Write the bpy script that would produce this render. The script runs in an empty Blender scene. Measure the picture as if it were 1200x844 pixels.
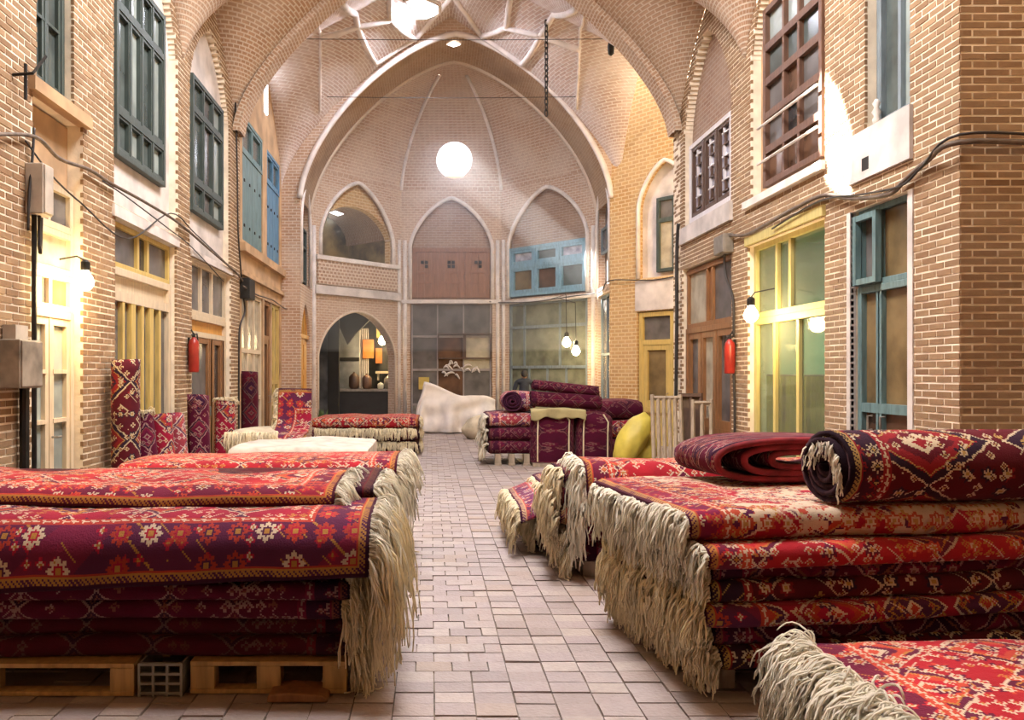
import bpy, math, random
from mathutils import Vector, Matrix, noise as mnoise
PI = math.pi
sc = bpy.context.scene
C = sc.collection

# ------------------------------------------------------------------ camera
cd = bpy.data.cameras.new('camera'); cam = bpy.data.objects.new('camera', cd); C.objects.link(cam)
cam.location = (0, 0, 1.6); cam.rotation_euler = (PI/2, 0, 0)
cd.sensor_width = 36; cd.lens = 36*950/1200; cd.shift_x = 95/1200; cd.shift_y = 16/1200
cd.clip_end = 200
sc.camera = cam
# ------------------------------------------------------------------ daylight and added overhead fill
w = bpy.data.worlds.new('world'); sc.world = w; w.use_nodes = True
bg = w.node_tree.nodes['Background']; bg.inputs[0].default_value = (.86, .9, 1, 1); bg.inputs[1].default_value = 4.0
def light(name, kind, loc, power, color, rot=(0,0,0), **kw):
    d = bpy.data.lights.new(name, kind); d.energy = power; d.color = color
    for k, v in kw.items(): setattr(d, k, v)
    o = bpy.data.objects.new(name, d); C.objects.link(o); o.location = loc; o.rotation_euler = rot
    return o
sun = light('sun', 'SUN', (-20, 20, 25), 50, (1, .96, .9), angle=.009)
sun.rotation_euler = Vector((1, -.7, -1.03)).to_track_quat('-Z', 'Y').to_euler()
light('bay_fill', 'AREA', (-.1, 8.4, 9.0), 900, (1, .94, .93), shape='RECTANGLE', size=3.6, size_y=2.4)  # unseen fill lamp added under the closed vault for soft light from above
light('near_fill', 'AREA', (.5, 5.3, 8.9), 420, (1, .94, .9), shape='RECTANGLE', size=2.2, size_y=1.2)  # extra fill added over the aisle to brighten the fringes; no roof opening
light('dome_skylight', 'AREA', (-.28, 17.6, 9.5), 330, (.84, .86, 1), shape='DISK', size=.9)
light('apse_skylight', 'AREA', (.66, 23.6, 8.4), 260, (.86, .88, 1), (math.radians(-50), 0, 0), shape='DISK', size=1.3)
sc.view_settings.view_transform = 'Standard'; sc.view_settings.look = 'None'
sc.view_settings.exposure = 0.48; sc.view_settings.gamma = 1; sc.view_settings.use_curve_mapping = False
sc.cycles.use_denoising = True
sc.cycles.max_bounces = 8; sc.cycles.diffuse_bounces = 5
sc.cycles.caustics_reflective = False; sc.cycles.caustics_refractive = False
sc.cycles.sample_clamp_indirect = 6

# ------------------------------------------------------------------ coordinates
XL, XR, CX = -3.5, 4.43, .46
def P(x, y, Y):            # point at depth Y seen at photo position
    return Vector(((x-505)*Y/950, Y, 1.6+(438-y)*Y/950))
def PL(x, y, n=.05):       # on the left wall, n in front of it
    return P(x, y, 950*(XL+n)/(x-505))
def PR(x, y, n=.05):
    return P(x, y, 950*(XR-n)/(x-505))
class Fr:                  # a wall plane: u along, z up, n towards the viewer
    def __init__(s, O, U, N): s.O = Vector(O); s.U = Vector(U).normalized(); s.N = Vector(N).normalized()
    def p(s, u, z, n=0): return s.O + s.U*u + s.N*n + Vector((0,0,z))
WL = Fr((XL,0,0), (0,1,0), (1,0,0)); WR = Fr((XR,0,0), (0,1,0), (-1,0,0))
WORLD = Fr((0,0,0), (1,0,0), (0,1,0))

# ------------------------------------------------------------------ mesh helpers
class MB:
    def __init__(s): s.v = []; s.f = []; s.uv = {}
    def quad(s, a, b, c, d, uv=None):
        i = len(s.v); s.v += [a, b, c, d]; s.f.append((i, i+1, i+2, i+3))
        if uv: s.uv[len(s.f)-1] = uv
    def box(s, F, u0, u1, z0, z1, n0, n1, back=True):
        i = len(s.v)
        for n in (n0, n1):
            for z in (z0, z1):
                for u in (u0, u1): s.v.append(F.p(u, z, n))
        fs = [(4,5,7,6), (0,4,6,2), (1,3,7,5), (2,6,7,3), (0,1,5,4)]
        if back: fs.append((0,2,3,1))
        for f in fs: s.f.append(tuple(i+k for k in f))
    def wbox(s, x0, x1, y0, y1, z0, z1): s.box(WORLD, x0, x1, z0, z1, y0, y1)
    def tube(s, pts, r, seg=6, cap=True):
        pts = [Vector(p) for p in pts]; n = len(pts)
        rs = r if isinstance(r, (list, tuple)) else [r]*n
        up = None; base = len(s.v)
        for k, p in enumerate(pts):
            t = (pts[min(k+1, n-1)]-pts[max(k-1, 0)])
            t = t.normalized() if t.length > 1e-9 else Vector((0,0,1))
            if up is None: up = Vector((0,0,1)) if abs(t.z) < .9 else Vector((1,0,0))
            a = t.cross(up)
            if a.length < 1e-4: a = t.cross(Vector((0,1,0)))
            a.normalize(); b = a.cross(t).normalized(); up = b
            for j in range(seg):
                an = 2*PI*j/seg; s.v.append(p+(a*math.cos(an)+b*math.sin(an))*rs[k])
        for k in range(n-1):
            for j in range(seg):
                j2 = (j+1) % seg
                s.f.append((base+k*seg+j, base+k*seg+j2, base+(k+1)*seg+j2, base+(k+1)*seg+j))
        if cap:
            s.f.append(tuple(base+j for j in range(seg))[::-1]); s.f.append(tuple(base+(n-1)*seg+j for j in range(seg)))
    def grid(s, fn, nu, nv, uvfn=None, skip=None, closev=False):
        base = len(s.v)
        for i in range(nu+1):
            for j in range(nv+1): s.v.append(Vector(fn(i/nu, j/nv)))
        for i in range(nu):
            for j in range(nv):
                q = (base+i*(nv+1)+j, base+(i+1)*(nv+1)+j, base+(i+1)*(nv+1)+j+1, base+i*(nv+1)+j+1)
                if skip and skip(sum((s.v[k] for k in q), Vector())/4): continue
                s.f.append(q)
                if uvfn: s.uv[len(s.f)-1] = [uvfn(a/nu, b/nv) for a, b in ((i,j),(i+1,j),(i+1,j+1),(i,j+1))]
    def lathe(s, prof, c, seg=16):
        base = len(s.v); c = Vector(c)
        for r, z in prof:
            for j in range(seg):
                a = 2*PI*j/seg; s.v.append(c+Vector((r*math.cos(a), r*math.sin(a), z)))
        for k in range(len(prof)-1):
            for j in range(seg):
                j2 = (j+1) % seg
                s.f.append((base+k*seg+j, base+k*seg+j2, base+(k+1)*seg+j2, base+(k+1)*seg+j))
        s.f.append(tuple(base+j for j in range(seg))[::-1]); s.f.append(tuple(base+(len(prof)-1)*seg+j for j in range(seg)))
    def prism(s, F, pts, n0, n1):   # closed outline in (u,z)
        i = len(s.v); k = len(pts)
        s.v += [F.p(u, z, n0) for u, z in pts]+[F.p(u, z, n1) for u, z in pts]
        s.f.append(tuple(range(i, i+k))[::-1]); s.f.append(tuple(range(i+k, i+2*k)))
        for a in range(k):
            b = (a+1) % k; s.f.append((i+a, i+b, i+k+b, i+k+a))
ROOTO = {}
def obj(name, mb, m, parent=None, smooth=False, kind=None, bev=0, mods=None):
    if parent is None:
        xs = [v[0] for v in mb.v]; ys = [v[1] for v in mb.v]; zs = [v[2] for v in mb.v]
        o0 = Vector(((min(xs)+max(xs))/2, (min(ys)+max(ys))/2, min(zs)))
    else: o0 = ROOTO[parent.name]
    me = bpy.data.meshes.new(name)
    me.from_pydata([tuple(Vector(v)-o0) for v in mb.v], [], mb.f)
    if mb.uv:
        ul = me.uv_layers.new(name='UVMap')
        for p in me.polygons:
            q = mb.uv.get(p.index)
            if q:
                for k, li in enumerate(p.loop_indices): ul.data[li].uv = q[k]
    me.materials.append(M[m] if isinstance(m, str) else m)
    if smooth: me.polygons.foreach_set('use_smooth', [True]*len(me.polygons))
    me.update()
    o = bpy.data.objects.new(name, me); C.objects.link(o)
    if parent is None: o.location = o0
    else: o.parent = parent
    ROOTO[o.name] = o0
    if kind: o['kind'] = kind
    if bev:
        md = o.modifiers.new('bevel', 'BEVEL'); md.width = bev; md.segments = 2; md.limit_method = 'ANGLE'
    return o
def empty(name, loc, kind=None):
    o = bpy.data.objects.new(name, None); C.objects.link(o); o.location = loc; o.empty_display_size = .1
    ROOTO[o.name] = Vector(loc)
    if kind: o['kind'] = kind
    return o
def tag(o, label, cat, group=None):
    o['label'] = label; o['category'] = cat
    if group: o['group'] = group
    return o
def solid(o, t, off=-1):
    md = o.modifiers.new('thickness', 'SOLIDIFY'); md.thickness = t; md.offset = off
    return o
def nz(x, y=0, z=0): return mnoise.noise(Vector((x, y, z)))

# ------------------------------------------------------------------ node expressions
M = {}
class Ex:
    def __init__(s, nt, sock): s.nt = nt; s.k = sock
    def _m(s, op, *a, clamp=False):
        n = s.nt.nodes.new('ShaderNodeMath'); n.operation = op; n.use_clamp = clamp
        for i, q in enumerate((s,)+a):
            if isinstance(q, Ex): s.nt.links.new(q.k, n.inputs[i])
            else: n.inputs[i].default_value = q
        return Ex(s.nt, n.outputs[0])
    def __add__(s, o): return s._m('ADD', o)
    __radd__ = __add__
    def __sub__(s, o): return s._m('SUBTRACT', o)
    def __rsub__(s, o): return (s*-1)+o
    def __mul__(s, o): return s._m('MULTIPLY', o)
    __rmul__ = __mul__
    def __truediv__(s, o): return s._m('DIVIDE', o)
    def __lt__(s, o): return s._m('LESS_THAN', o)
    def __gt__(s, o): return s._m('GREATER_THAN', o)
    def fr(s): return s._m('FRACT')
    def fl(s): return s._m('FLOOR')
    def ab(s): return s._m('ABSOLUTE')
    def mn(s, o): return s._m('MINIMUM', o)
    def mx(s, o): return s._m('MAXIMUM', o)
    def sn(s): return s._m('SINE')
    def cs(s): return s._m('COSINE')
    def sq(s): return s._m('SQRT')
    def at2(s, o): return s._m('ARCTAN2', o)
def newmat(name):
    m = bpy.data.materials.new(name); m.use_nodes = True; nt = m.node_tree; M[name] = m
    return m, nt, nt.nodes['Principled BSDF']
def col(c): return (c[0], c[1], c[2], 1)
def mixc(nt, fac, a, b, mode='MIX'):
    n = nt.nodes.new('ShaderNodeMix'); n.data_type = 'RGBA'; n.blend_type = mode
    for sock, q in ((n.inputs[0], fac), (n.inputs[6], a), (n.inputs[7], b)):
        if isinstance(q, Ex): nt.links.new(q.k, sock)
        elif isinstance(q, (int, float)): sock.default_value = q
        else: sock.default_value = col(q)
    return Ex(nt, n.outputs[2])
def noise(nt, scale, detail=3, vec=None, rough=.5):
    n = nt.nodes.new('ShaderNodeTexNoise'); n.inputs['Scale'].default_value = scale; n.inputs['Detail'].default_value = detail
    n.inputs['Roughness'].default_value = rough
    if vec is None:
        t = nt.nodes.new('ShaderNodeTexCoord'); vec = t.outputs['Object']
    nt.links.new(vec, n.inputs['Vector'])
    return Ex(nt, n.outputs['Fac'])
def bump(nt, bs, h, strength=.3, dist=.01):
    b = nt.nodes.new('ShaderNodeBump'); b.inputs['Strength'].default_value = strength; b.inputs['Distance'].default_value = dist
    nt.links.new(h.k, b.inputs['Height']); nt.links.new(b.outputs[0], bs.inputs['Normal'])
def ramp(nt, f, stops):
    r = nt.nodes.new('ShaderNodeValToRGB'); e = r.color_ramp.elements
    while len(e) < len(stops): e.new(.5)
    for q, (p, c) in zip(e, stops): q.position = p; q.color = col(c)
    nt.links.new(f.k, r.inputs[0]); return Ex(nt, r.outputs[0])
def simple(name, c, rough=.6, var=.18, scale=6, metal=0, bstr=.15, c2=None, spec=.5):
    m, nt, bs = newmat(name)
    c2 = c2 or tuple(q*(1-var*1.6) for q in c)
    f = noise(nt, scale, 5)
    cc = ramp(nt, f, [(.32, c2), (.62, c)])
    nt.links.new(cc.k, bs.inputs['Base Color'])
    bs.inputs['Roughness'].default_value = rough; bs.inputs['Metallic'].default_value = metal
    bs.inputs['Specular IOR Level'].default_value = spec
    if bstr: bump(nt, bs, noise(nt, scale*8, 3), bstr, .004)
    return m
def emit(name, c, st):
    m, nt, bs = newmat(name)
    bs.inputs['Base Color'].default_value = col(c); bs.inputs['Emission Color'].default_value = col(c)
    bs.inputs['Emission Strength'].default_value = st
    return m
def woodmat(name, c, rough=.55, dark=.55):
    m, nt, bs = newmat(name)
    t = nt.nodes.new('ShaderNodeTexCoord'); mp = nt.nodes.new('ShaderNodeMapping'); mp.inputs['Scale'].default_value = (14, 14, 1.6)
    nt.links.new(t.outputs['Object'], mp.inputs[0])
    f = noise(nt, 2.2, 5, mp.outputs[0]); g = noise(nt, 5, 3)
    cc = ramp(nt, f*.75+g*.25, [(.3, tuple(q*dark for q in c)), (.6, c)])
    nt.links.new(cc.k, bs.inputs['Base Color']); bs.inputs['Roughness'].default_value = rough
    bump(nt, bs, f, .2, .004)
    return m
def brick_pieces(name, cols, rough=.88, bstr=.5, grime=(.25, .18, .12)):
    m, nt, bs = newmat(name)
    g = nt.nodes.new('ShaderNodeNewGeometry'); oi = nt.nodes.new('ShaderNodeObjectInfo')
    r = (Ex(nt, g.outputs['Random Per Island'])+Ex(nt, oi.outputs['Random'])).fr()
    cc = ramp(nt, r, [(i/(len(cols)-1), c) for i, c in enumerate(cols)])
    wp = nt.nodes.new('ShaderNodeNewGeometry')
    f = noise(nt, 14, 5, wp.outputs['Position'], .65); st = noise(nt, .55, 4, wp.outputs['Position'])
    cc = mixc(nt, (f-.35)*.9, cc, tuple(q*.62 for q in cols[0]))
    cc = mixc(nt, ((st-.5)*2.2).mx(0).mn(.45), cc, grime)
    nt.links.new(cc.k, bs.inputs['Base Color']); bs.inputs['Roughness'].default_value = rough
    bump(nt, bs, noise(nt, 45, 4, wp.outputs['Position']), bstr, .006)
    return m
def brick_tex(name, c1, c2, mort, bw=.21, bh=.066, ms=.011, bstr=.6, uv=True, smear=.35, rough=.9, off=.5, stain=None):
    m, nt, bs = newmat(name)
    t = nt.nodes.new('ShaderNodeTexCoord')
    b = nt.nodes.new('ShaderNodeTexBrick'); b.offset = off
    nt.links.new(t.outputs['UV'], b.inputs['Vector'])
    b.inputs['Color1'].default_value = col(c1); b.inputs['Color2'].default_value = col(c2); b.inputs['Mortar'].default_value = col(mort)
    b.inputs['Scale'].default_value = 1; b.inputs['Mortar Size'].default_value = ms; b.inputs['Mortar Smooth'].default_value = .3
    b.inputs['Brick Width'].default_value = bw; b.inputs['Row Height'].default_value = bh; b.inputs['Bias'].default_value = -.1
    f = noise(nt, 1.1, 5); f2 = noise(nt, 11, 4)
    cc = mixc(nt, ((f-.42)*2.5).mx(0).mn(smear), Ex(nt, b.outputs['Color']), mort)
    if stain: cc = mixc(nt, ((noise(nt, .8, 5, rough=.6)-.5)*3.2).mx(0).mn(.7), cc, stain)
    cc = mixc(nt, (f2-.4)*.5, cc, tuple(q*.5 for q in c1))
    nt.links.new(cc.k, bs.inputs['Base Color']); bs.inputs['Roughness'].default_value = rough
    bump(nt, bs, (1-Ex(nt, b.outputs['Fac']))+f2*.4, bstr, .012)
    return m
def rugmat(name, field, dark, acc, gold, cream, L=2.6, W=1.7, cell=(.42, .34), rows=1, bw=.2, busy=.5, dirt=.25, step=.009, creamy=0.):
    """hand-knotted rug: stepped lozenges and rosettes in the field, guard stripes and a rosette border along the edges (UV in metres)"""
    m, nt, bs = newmat(name)
    t = nt.nodes.new('ShaderNodeTexCoord'); sp = nt.nodes.new('ShaderNodeSeparateXYZ'); nt.links.new(t.outputs['UV'], sp.inputs[0])
    U0, V0 = Ex(nt, sp.outputs[0]), Ex(nt, sp.outputs[1])
    wob = noise(nt, 4, 2, t.outputs['UV'])-.5
    u = ((U0+wob*.02)/step).fl()*step; v = ((V0+wob*.02)/step).fl()*step
    d = (u.mn(L-u)).mn(v.mn(W-v))
    def rnd(a, b, s):
        cmb = nt.nodes.new('ShaderNodeCombineXYZ'); wn = nt.nodes.new('ShaderNodeTexWhiteNoise'); wn.noise_dimensions = '3D'
        nt.links.new(a.k, cmb.inputs[0]); nt.links.new(b.k, cmb.inputs[1]); cmb.inputs[2].default_value = s
        nt.links.new(cmb.outputs[0], wn.inputs['Vector']); return Ex(nt, wn.outputs['Value'])
    a, b = cell
    cu, cv = (u/a).fl(), (v/b).fl()
    px, py = (((u/a).fr()-.5)*a).ab(), (((v/b).fr()-.5)*b).ab()
    rc = rnd(cu, cv, 1.3)
    mm = px+py*(a/b)*.9
    hook = ((px*40).sn()*.012).ab()
    mm = mm+hook
    R = a*.47
    c = mixc(nt, noise(nt, 3, 3, t.outputs['UV']), field, tuple(q*.6 for q in field))
    c = mixc(nt, (mm < R)*(rc > .25), c, dark)
    c = mixc(nt, ((mm-R*.98).ab() < .009), c, cream)
    c = mixc(nt, (mm < R*.78)*(rc < .7), c, acc)
    c = mixc(nt, ((mm-R*.74).ab() < .007), c, gold)
    c = mixc(nt, (mm < R*.5), c, mixc(nt, rc > .5, field, dark))
    c = mixc(nt, (mm < R*.3)*(rc > .2), c, cream)
    c = mixc(nt, (mm < R*.17), c, acc)
    # scattered rosettes and little stepped flowers
    def rosette(c, s, seed, thr, colA, colB, petals=6):
        gu, gv = (u/s).fl(), (v/s).fl(); rr = rnd(gu, gv, seed)
        qx, qy = ((u/s).fr()-.5)*s, ((v/s).fr()-.5)*s
        r = (qx*qx+qy*qy).sq(); pet = (qx.at2(qy)*petals).cs()*.22+.78
        on = rr < thr
        c = mixc(nt, (r < pet*(s*.42))*on, c, colA)
        c = mixc(nt, (r < pet*(s*.24))*on, c, colB)
        return mixc(nt, (r < s*.1)*on, c, gold)
    if creamy: c = mixc(nt, ((noise(nt, 3.2, 1, t.outputs['UV'])-.5+creamy*.3)*20).mx(0).mn(1)*((d > bw+.12)*(rnd((u/.05).fl(), (v/.04).fl(), 2.2) < .6+creamy*.4)), c, cream)
    c = rosette(c, .115, 3.1, busy*.75, mixc(nt, rc > .45, dark, acc), cream)
    c = rosette(c, .062, 7.7, busy*.7, mixc(nt, rc > .6, cream, gold), field, 4)
    # hairline figures
    c = mixc(nt, (((u+v)/.19).fr() < .05)*((rnd((u/.095).fl(), (v/.08).fl(), 9.1)) < busy*.5), c, cream)
    # border
    zig = (((u+v)/.05).fr()-.5).ab()*.03
    inb = d < bw
    bc = mixc(nt, rnd(((u+v)/.3).fl(), cu*0, 5.), dark, tuple(.5*(x+y) for x, y in zip(dark, field)))
    bc = mixc(nt, (((u-v)/.11).fr() < .1)*(rnd((u/.11).fl(), (v/.09).fl(), 4.4) < .4), bc, gold)
    bc = rosette(bc, .068, 15.1, busy*.6, field, mixc(nt, rc > .5, cream, acc), 4)
    bc = rosette(bc, bw*.48, 11.3, .72, mixc(nt, rnd((u/(bw*.48)).fl(), (v/(bw*.48)).fl(), 6.6) > .5, acc, cream), mixc(nt, rc > .4, dark, field), 8)
    c = mixc(nt, inb, c, bc)
    c = mixc(nt, ((d-bw).ab() < .022), c, acc)
    c = mixc(nt, ((d-bw-zig+.008).ab() < .006), c, cream)
    c = mixc(nt, (d < .052), c, gold)
    c = mixc(nt, (d < .052)*((((u-v)/.026).fr()-.5).ab() < .2)*((d-.027).ab() < .016), c, dark)
    c = mixc(nt, ((d-.056).ab() < .006), c, acc)
    c = mixc(nt, (d < .012), c, tuple(q*.35 for q in dark))
    pile = noise(nt, 130, 2, t.outputs['UV'])
    c = mixc(nt, pile*.35, c, tuple(q*.35 for q in field))
    c = mixc(nt, ((noise(nt, 2.1, 4)-.45)*1.5).mx(0).mn(dirt), c, tuple(q*.4 for q in dark))
    nt.links.new(c.k, bs.inputs['Base Color']); bs.inputs['Roughness'].default_value = .95
    bs.inputs['Specular IOR Level'].default_value = .15
    bs.inputs['Sheen Weight'].default_value = .1; bs.inputs['Sheen Roughness'].default_value = .4; bs.inputs['Sheen Tint'].default_value = (1, .45, .5, 1)
    bump(nt, bs, pile+noise(nt, 25, 2, t.outputs['UV']), .5, .006)
    return m

# ------------------------------------------------------------------ materials
BR = [(.22,.125,.06), (.32,.20,.105), (.26,.15,.075), (.38,.25,.135), (.235,.135,.065), (.33,.205,.105)]
brick_pieces('brick', BR)
simple('mortar', (.90,.79,.62), .95, .15, 5, bstr=.5)
brick_pieces('paver', [(.29,.235,.22), (.38,.32,.30), (.33,.27,.27), (.42,.355,.32), (.28,.23,.22), (.36,.295,.28), (.33,.255,.20)], .5, .8, (.26,.19,.14))
simple('grout', (.17,.13,.10), .95, .4, 9)
brick_tex('vault_brick', (.50,.36,.29), (.60,.46,.40), (.78,.72,.69), .2, .07, .012, .8, smear=.45)
brick_tex('fan_brick', (.40,.235,.135), (.50,.31,.19), (.68,.57,.45), .15, .064, .013, 1., smear=.25)
brick_tex('apse_brick', (.44,.27,.17), (.53,.35,.24), (.66,.55,.44), .18, .07, .011, .7, smear=.45)
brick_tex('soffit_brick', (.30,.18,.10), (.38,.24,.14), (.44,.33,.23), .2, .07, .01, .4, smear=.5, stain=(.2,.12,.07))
brick_tex('gold_brick', (.45,.25,.09), (.56,.34,.13), (.68,.52,.3), .2, .085, .014, .8, smear=.2)
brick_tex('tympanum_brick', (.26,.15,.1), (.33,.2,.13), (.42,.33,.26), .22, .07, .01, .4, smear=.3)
brick_tex('lattice_brick', (.36,.2,.12), (.45,.27,.17), (.68,.56,.44), .12, .09, .02, .9, smear=.15)
simple('plaster_white', (.70,.64,.60), .9, .22, 2.4, bstr=.3)
simple('plaster_tan', (.55,.36,.2), .9, .25, 2, bstr=.3)
simple('plaster_rib', (.80,.73,.68), .9, .15, 4, bstr=.3)
simple('plaster_grey', (.34,.30,.29), .9, .2, 3, bstr=.2)
simple('soot_wall', (.40,.29,.12), .9, .5, 1.6, bstr=.3, c2=(.05,.035,.025))
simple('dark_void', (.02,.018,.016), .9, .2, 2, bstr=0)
woodmat('green_wood', (.05,.07,.062)); woodmat('teal_wood', (.14,.24,.25)); woodmat('blue_wood', (.10,.24,.38))
woodmat('skyblue_wood', (.22,.40,.52)); woodmat('cream_wood', (.66,.54,.38), dark=.75); woodmat('yellow_wood', (.60,.44,.14), dark=.7)
woodmat('brown_wood', (.28,.125,.045)); woodmat('orange_wood', (.62,.30,.05), dark=.7); woodmat('dark_wood', (.10,.055,.035))
woodmat('grey_wood', (.36,.29,.22)); woodmat('pallet_wood', (.50,.31,.11)); woodmat('greyblue_wood', (.20,.25,.28)); woodmat('olive_wood', (.55,.46,.17), dark=.75)
woodmat('walnut_wood', (.15,.075,.045)); woodmat('plank_wood', (.30,.14,.075), dark=.6); woodmat('whitewood', (.70,.68,.70), dark=.8)
simple('glass_sage', (.22,.23,.17), .2, .35, 2.2, bstr=0); simple('glass_dusty', (.155,.145,.14), .22, .3, 2.5, bstr=0)
simple('glass_teal', (.10,.125,.12), .16, .3, 2.5, bstr=0)
simple('glass_pale', (.36,.42,.40), .2, .25, 2, bstr=0)
simple('glass_dark', (.04,.042,.045), .12, .3, 2.5, bstr=0)
simple('glass_amber', (.24,.17,.08), .18, .4, 1.7, bstr=0)
simple('glass_rust', (.16,.085,.05), .18, .5, 1.7, bstr=0)
simple('glass_curtain', (.48,.43,.32), .25, .25, 3, bstr=0)
simple('glass_lilac', (.50,.50,.58), .2, .35, 5, bstr=0, c2=(.14,.13,.2))
def clearglass(name, tint, amt=.14):
    m, nt, bs = newmat(name)
    tr = nt.nodes.new('ShaderNodeBsdfTransparent'); tr.inputs[0].default_value = col(tint)
    gl = nt.nodes.new('ShaderNodeBsdfGlossy'); gl.inputs['Roughness'].default_value = .08
    df = nt.nodes.new('ShaderNodeBsdfDiffuse'); df.inputs[0].default_value = (.5,.5,.42,1)
    mx = nt.nodes.new('ShaderNodeMixShader'); mx.inputs[0].default_value = amt
    m2 = nt.nodes.new('ShaderNodeMixShader'); m2.inputs[0].default_value = .1
    nt.links.new(tr.outputs[0], mx.inputs[1]); nt.links.new(gl.outputs[0], mx.inputs[2])
    nt.links.new(mx.outputs[0], m2.inputs[1]); nt.links.new(df.outputs[0], m2.inputs[2])
    nt.links.new(m2.outputs[0], nt.nodes['Material Output'].inputs[0])
clearglass('glass_clear', (.86,.92,.84)); clearglass('glass_shop', (.72,.76,.7), .12)
simple('metal_grey', (.30,.27,.23), .45, .25, 8, .3, .1); simple('metal_dark', (.03,.028,.026), .5, .3, 8, .5, .1)
simple('box_grey', (.34,.29,.22), .6, .35, 5, bstr=.2); simple('box_pale', (.52,.46,.38), .6, .2, 5)
simple('cable_black', (.025,.02,.018), .6, .2, 10); simple('cable_grey', (.16,.12,.09), .7, .3, 10)
simple('red_paint', (.36,.025,.015), .35, .2, 6, bstr=.02)
def fringemat(name, c):
    m, nt, bs = newmat(name)
    f = noise(nt, 9, 4); cc = ramp(nt, f, [(.3, tuple(q*.8 for q in c)), (.6, c)])
    df = nt.nodes.new('ShaderNodeBsdfDiffuse'); tl = nt.nodes.new('ShaderNodeBsdfTranslucent'); mx = nt.nodes.new('ShaderNodeMixShader'); mx.inputs[0].default_value = .5
    nt.links.new(cc.k, df.inputs[0]); nt.links.new(cc.k, tl.inputs[0]); nt.links.new(df.outputs[0], mx.inputs[1]); nt.links.new(tl.outputs[0], mx.inputs[2])
    nt.links.new(mx.outputs[0], nt.nodes['Material Output'].inputs[0])
fringemat('fringe_wool', (.98,.89,.68)); fringemat('fringe_pale', (.98,.94,.83))
simple('rug_back', (.62,.52,.43), .95, .25, 7, bstr=.4, c2=(.46,.35,.28)); simple('red_selvedge', (.26,.02,.03), .95, .3, 12, bstr=.4)
simple('pale_back', (.60,.52,.45), .95, .2, 6, bstr=.4); simple('olive_cloth', (.40,.34,.17), .9, .25, 4, bstr=.4); simple('canvas_white', (.80,.75,.72), .9, .15, 3, bstr=.3); simple('sack_cloth', (.58,.50,.36), .9, .25, 4, bstr=.4)
simple('sack_yellow', (.58,.47,.07), .55, .2, 4, bstr=.2, c2=(.42,.33,.05)); simple('plastic_grey', (.26,.25,.22), .5, .15, 6)
simple('jacket', (.02,.025,.04), .85, .3, 9); simple('trousers', (.025,.025,.03), .85, .2, 9); simple('skin', (.42,.24,.16), .6, .1, 9, bstr=.05); simple('hair', (.012,.01,.01), .7, .2, 20)
simple('paper', (.75,.75,.78), .8, .1, 30, bstr=0, c2=(.3,.32,.36)); simple('yellow_card', (.6,.45,.12), .8, .1, 9)
simple('leaf', (.10,.17,.05), .6, .3, 8); simple('terracotta', (.35,.16,.08), .8, .2, 8)
simple('green_wall', (.34,.50,.36), .8, .1, 2); simple('curtain_green', (.38,.42,.06), .9, .2, 4); simple('cafe_orange', (.65,.2,.03), .6, .3, 3); simple('black_counter', (.02,.02,.022), .4, .2, 4)
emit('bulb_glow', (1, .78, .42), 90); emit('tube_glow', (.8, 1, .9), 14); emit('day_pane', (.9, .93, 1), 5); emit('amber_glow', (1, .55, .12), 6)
CR = (.62,.52,.38)
rugmat('rug_crimson', (.38,.014,.045), (.055,.018,.06), (.42,.05,.03), (.42,.22,.05), CR, 2.9, 3.4, (.44,.36), busy=.62, bw=.3)
rugmat('rug_wine', (.115,.006,.032), (.03,.007,.03), (.17,.01,.04), (.20,.07,.05), (.34,.2,.18), 3, 3.4, (.36,.3), busy=.4)
rugmat('rug_cream', (.42,.014,.04), (.07,.012,.06), (.42,.07,.035), (.45,.27,.09), CR, 3.2, 3.4, (.5,.36), busy=.9, creamy=.22)
rugmat('rug_scarlet', (.50,.022,.035), (.10,.014,.045), (.56,.075,.04), (.48,.22,.05), CR, 3.2, 3.2, (.5,.42), busy=.7)
rugmat('rug_navy', (.12,.012,.022), (.022,.015,.035), (.26,.02,.025), (.44,.28,.08), (.6,.5,.34), 2.6, 2.4, (.62,.5), busy=.45)
rugmat('rug_rose', (.42,.06,.085), (.10,.03,.10), (.46,.10,.08), (.5,.34,.2), (.66,.56,.5), 2.6, 2.0, (.4,.34), busy=.55)
rugmat('rug_dark', (.085,.006,.016), (.03,.006,.02), (.14,.012,.02), (.10,.04,.025), (.12,.07,.06), 3, 3.4, (.4,.3), busy=.3)
rugmat('rug_plum', (.085,.006,.028), (.04,.006,.022), (.11,.008,.03), (.12,.04,.035), (.19,.085,.085), 3, 3.4, (.36,.3), busy=.3)
simple('cafe_dark', (.10,.10,.10), .5, .4, 2.5, bstr=.1, c2=(.02,.02,.022)); simple('steel_sheet', (.32,.33,.33), .4, .35, 2, .2, .1)
rugmat('rug_leaf', (.13,.010,.02), (.02,.012,.03), (.30,.018,.025), (.50,.34,.11), (.68,.58,.40), 2.6, 2.4, (.86,.5), busy=.38)

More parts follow.
